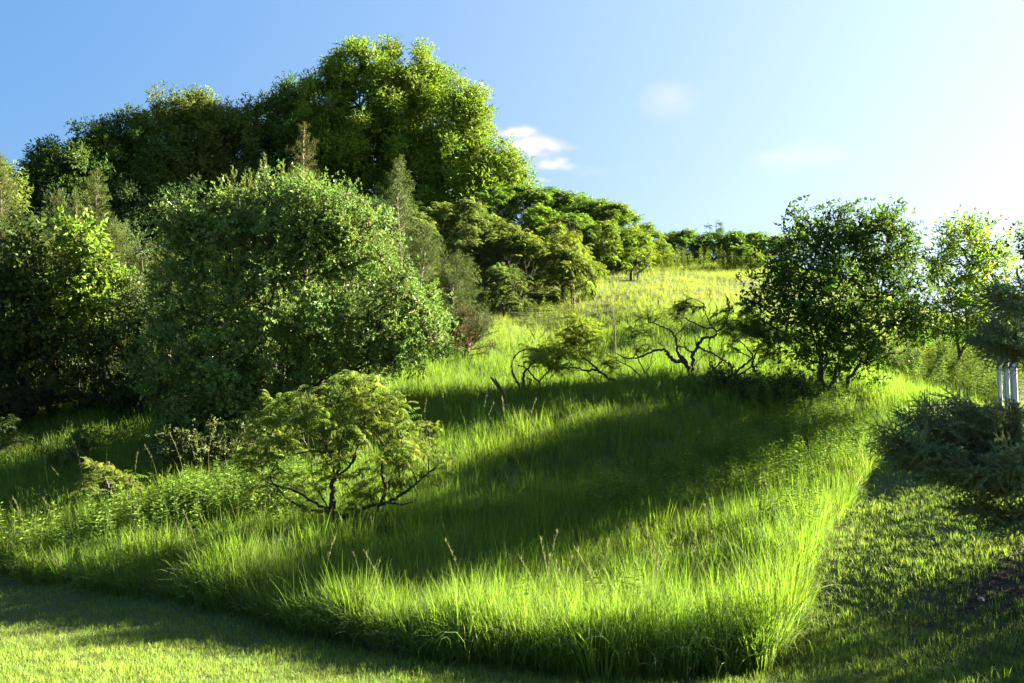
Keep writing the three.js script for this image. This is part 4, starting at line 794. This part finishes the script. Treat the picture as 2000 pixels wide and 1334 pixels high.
{
  const p = ground(1916, 9.6), g = new THREE.IcosahedronGeometry(0.032, 2), a = g.attributes.position, v = V(0, 0, 0);
  for (let k = 0; k < a.count; k++) { v.fromBufferAttribute(a, k); v.multiplyScalar(1 + 0.5 * noise.noise(v.x * 25, v.y * 25, v.z * 25)); a.setXYZ(k, v.x * 1.2, v.y * 0.75, v.z); }
  g.computeVertexNormals();
  const m = shade(new THREE.Mesh(g, new THREE.MeshStandardMaterial({ color: new THREE.Color().setRGB(0.16, 0.15, 0.14), roughness: 0.9 })));
  m.name = 'stone'; m.position.copy(p).y += 0.03; m.userData = { label: 'small pale stone on bare soil under the spruce', category: 'stone' };
  scene.add(m);
}

// ---------------------------------------------------------------- grass and weeds
const margin = 1.12;
function inView(p, top = 1) { const q = project(p), t = project(V(p.x, p.y + top, p.z)); return q[2] > 0.5 && Math.abs(q[0] - CX) < CX * margin + 60 && t[1] < 1334 + 90 && q[1] > -50; }
function scatter(x0, x1, d0, d1, cell, seed, f) {
  const rng = rngOf(seed);
  for (let d = d0; d < d1;) { const c = typeof cell === 'function' ? cell(d) : cell; for (let x = x0(d); x < x1(d); x += c) { const px = x + (rng() - 0.5) * c * 1.6, pd = d + (rng() - 0.5) * c * 1.6; f(px, -pd, rng); } d += c; }
}
const left = (d) => -0.6 * d - 1.5, right = (d) => 0.6 * d + 1.5;
{
  const TUFT = [tuft(801, { h: [0.45, 0.92], lean: 0.4, n: 14 }), tuft(802, { h: [0.35, 0.85], lean: 0.6, curl: 0.5, n: 14 }), tuft(803, { h: [0.5, 0.95], lean: 0.7, curl: 0.6, n: 11 }), tuft(804, { n: 11, lean: 0.3, h: [0.5, 1.0] }), tuft(805, { n: 8, h: [0.5, 0.95], w: [0.01, 0.016], lean: 0.9, curl: 0.8, straw: 0.15 })];
  const FARTUFT = [tuft(811, { n: 18, w: [0.009, 0.018], rad: 0.2, h: [0.25, 0.75], lean: 0.6 }), tuft(812, { n: 18, w: [0.009, 0.018], rad: 0.22, h: [0.25, 0.8], lean: 0.8, curl: 0.6 })];
  const near = TUFT.map(() => new Bag()), far = FARTUFT.map(() => new Bag()), stems = [new Bag(), new Bag()];
  const STEM = [seedStem(821), seedStem(822, 1.2)];
  scatter(left, right, 8.5, 47, (d) => (d < 12 ? 0.055 : d < 16 ? 0.07 : d < 20 ? 0.1 : d < 30 ? 0.125 : 0.145), 830, (x, z, rng) => {
    const w = wild(x, z), d = -z;
    if (w < 0 || d > 46) return;
    const p = V(x, H(x, z) - 0.02, z);
    if (!inView(p)) return;
    const patch = fbm(x * 0.4, 6, z * 0.4, 3), lump = fbm(x * 1.5, 12, z * 1.5, 3), k = 1 + 0.45 * patch, edgeK = lerp(0.95, 1, sstep(0, 0.55, w));
    if (d < 22 && lump < -0.16 && rng() < 0.6) return;
    const hue = 0.16 * noise.noise(x * 0.7, 9, z * 0.7), away = lerp(0.07, 0, sstep(0, 0.6, w)), up = V((rng() - 0.5) * 0.42 - 0.05 + (x > 2.3 ? away : -0.2 * away), 1, (rng() - 0.5) * 0.42 + away).normalize();
    let s = (0.55 + 0.55 * rng()) * (1 + 0.25 * patch + lerp(0.4, 0.8, sstep(11, 15, d)) * lump) * edgeK * lerp(1, 0.68, sstep(12.5, 16.5, d)); if (d > 22) s *= lerp(0.9, 0.55, sstep(22, 36, d));
    const top = sstep(25, 33, d), c = tinted([lerp(0.175, 0.265, top), lerp(0.28, 0.325, top), lerp(0.016, 0.03, top)], k * (0.85 + rng() * 0.3), hue);
    if (d < 20) { near[Math.floor(rng() * 5)].add(p, up, s, c, rng); if (w < 1.3 && rng() < 0.8) near[Math.floor(rng() * 4)].add(V(x + 0.03, p.y, z + 0.02), up, s * 0.95, tinted([0.175, 0.28, 0.018], k * (0.85 + rng() * 0.3), hue), rng); } else far[Math.floor(rng() * 2)].add(p, up, s, c, rng);
    if (w < 0.35 && rng() < 0.09) near[4].add(p, V((rng() - 0.5) * 1.6, 1, rng() * 0.9).normalize(), 0.5 + rng() * 0.35, tinted([0.36, 0.31, 0.13], 0.8 + rng() * 0.5), rng);
    if (d < 21 && rng() < (w < 1 ? 0.013 : 0.008)) stems[Math.floor(rng() * 2)].add(p, up, 0.75 + rng() * 0.4, [0.11, 0.14, 0.035], rng);
  });
  stuff('tall_grass', 'tall fresh green grass covering the near slope', near, TUFT, M.blade, 'tufts');
  stuff('meadow_grass', 'long grass covering the upper slope', far, FARTUFT, M.blade, 'tufts');
  stuff('grass_stems', 'straw-coloured seed heads above the tall grass', stems, STEM, M.blade, 'stems');
}
{
  const LAWN = [tuft(841, { n: 16, h: [0.025, 0.06], w: [0.003, 0.005], rad: 0.05, lean: 0.7, curl: 0.5, straw: 0.05 }), tuft(842, { n: 18, h: [0.02, 0.05], w: [0.003, 0.005], rad: 0.055, lean: 0.9, curl: 0.5, straw: 0.05 }), tuft(843, { n: 12, h: [0.04, 0.085], w: [0.003, 0.005], rad: 0.04, lean: 0.5, straw: 0.05 }), seedStem(844, 1)];
  const bags = LAWN.map(() => new Bag());
  scatter(left, right, 7.2, 26, (d) => (d < 11 ? 0.055 : d < 15 ? 0.07 : 0.1), 850, (x, z, rng) => {
    if (wild(x, z) > 0.12) return;
    const s = soil(x, z); if (rng() < s * 0.93) return;
    const p = V(x, H(x, z) - 0.004, z);
    if (!inView(p, 0.1)) return;
    const patch = fbm(x * 0.9, 3, z * 0.9, 4), rough = x > 2.6 ? 1.25 : 1;
    const up = V((rng() - 0.5) * 0.4, 1, (rng() - 0.5) * 0.4).normalize();
    if (fbm(x * 0.7, 21, z * 0.7, 3) > -0.05 && rng() < 0.4 && x < 2) bags[3].add(p, up, 0.06 + rng() * 0.04, [0.2, 0.235, 0.06], rng, 1);
    bags[rng() < 0.4 ? 0 : rng() < 0.6 ? 1 : 2].add(p, up, (0.75 + 0.6 * rng()) * rough * (1 + 0.4 * patch), tinted([0.215, 0.31, 0.028], (1 + 0.5 * patch) * (0.8 + rng() * 0.4), 0.15 * noise.noise(x * 2, 2, z * 2)), rng);
  });
  stuff('lawn_grass', 'short mown grass of the lawn', bags, LAWN, M.lawn, 'tufts');
}
{
  const rng = rngOf(905), g = new GB(), litter = new Bag();
  for (let k = 0; k < 9; k++) { const p = V((rng() - 0.5) * 0.12, 0.004 + rng() * 0.012, (rng() - 0.5) * 0.12), d = V(rng() - 0.5, (rng() - 0.5) * 0.2, rng() - 0.5).normalize(); g.tube([p, p.clone().addScaledVector(d, 0.03 + rng() * 0.09)], [0.0025, 0.001], 3, leafTint(rng)); }
  for (let k = 0; k < 5; k++) { const p = V((rng() - 0.5) * 0.14, 0.006, (rng() - 0.5) * 0.14), d = V(rng() - 0.5, 0.2, rng() - 0.5).normalize(); g.leaf(p, d, V(-d.z, 0.1, d.x).normalize(), 0.03, 0.018, leafTint(rng), 0.2); }
  for (let k = 0; k < 3200; k++) { const x = 2.8 + rng() * 5, z = -7.5 - rng() * 4.5; if (rng() > soil(x, z) + 0.04) continue; litter.add(V(x, H(x, z), z), V((rng() - 0.5) * 0.3, 1, (rng() - 0.5) * 0.3).normalize(), 0.6 + rng() * 0.8, tinted([0.075, 0.05, 0.028], 0.5 + rng()), rng); }
  stuff('fallen_litter', 'brown needles and leaf litter on the bare soil under the spruce', [litter], [g.build()], M.bark, 'twigs');
}
{
  const WEED = [weedStem(861), weedStem(862, { h: 0.65, n: 26 }), weedStem(863, { h: 0.85, n: 34, leafL: 0.09, leafW: 0.014 })], bags = WEED.map(() => new Bag());
  // patches: px, distance, half width in metres, half depth, how many
  for (const [px, d, w, dd, n, c] of [[470, 16.2, 1.3, 0.9, 100], [380, 15.6, 1, 0.7, 46], [280, 15.8, 1.2, 0.6, 50], [560, 15.5, 0.7, 0.6, 45], [1500, 16.8, 0.9, 1, 42], [1400, 15.9, 1, 0.7, 30], [1290, 15, 1.1, 0.7, 24], [1580, 18.5, 0.8, 1, 26], [1210, 14.8, 0.7, 0.5, 16], [1660, 17, 0.6, 0.9, 20], [1070, 31, 1, 0.5, 26, 1], [1260, 38.5, 3, 0.7, 60, 1], [1420, 39.5, 3, 0.6, 60, 1], [1540, 20.5, 1.4, 0.8, 40], [130, 15.4, 1.6, 0.5, 40], [1150, 10.6, 0.9, 0.4, 9], [1560, 13.5, 0.5, 0.6, 18]]) {
    const rng = rngOf(870 + px), q = ground(px, d);
    for (let k = 0; k < n; k++) { const a = rng() * 6.2832, r = Math.sqrt(rng()), x = q.x + Math.cos(a) * r * w, z = q.z + Math.sin(a) * r * dd; if (wild(x, z) < 0.1) continue; bags[Math.floor(rng() * 3)].add(V(x, H(x, z), z), V((rng() - 0.5) * 0.3, 1, (rng() - 0.5) * 0.3).normalize(), 0.8 + rng() * 0.45, tinted(c ? [0.17, 0.23, 0.014] : [0.14, 0.24, 0.022], 0.8 + rng() * 0.4, (rng() - 0.5) * 0.2), rng); }
  }
  const rng = rngOf(899);
  for (let k = 0; k < 900; k++) { const d = 25.5 + rng() * 11, px = 1770 + rng() * 280, q = ground(px, d); if (px < 1900 && d < 27) continue; bags[Math.floor(rng() * 3)].add(q, V((rng() - 0.5) * 0.4, 1, 0).normalize(), 0.7 + rng() * 0.6, tinted([0.2, 0.29, 0.045], 0.8 + rng() * 0.4), rng); }
  stuff('leafy_weeds', 'leafy upright weeds growing through the tall grass', bags, WEED, M.leaf, 'stems');
}

renderer.render(scene, camera);
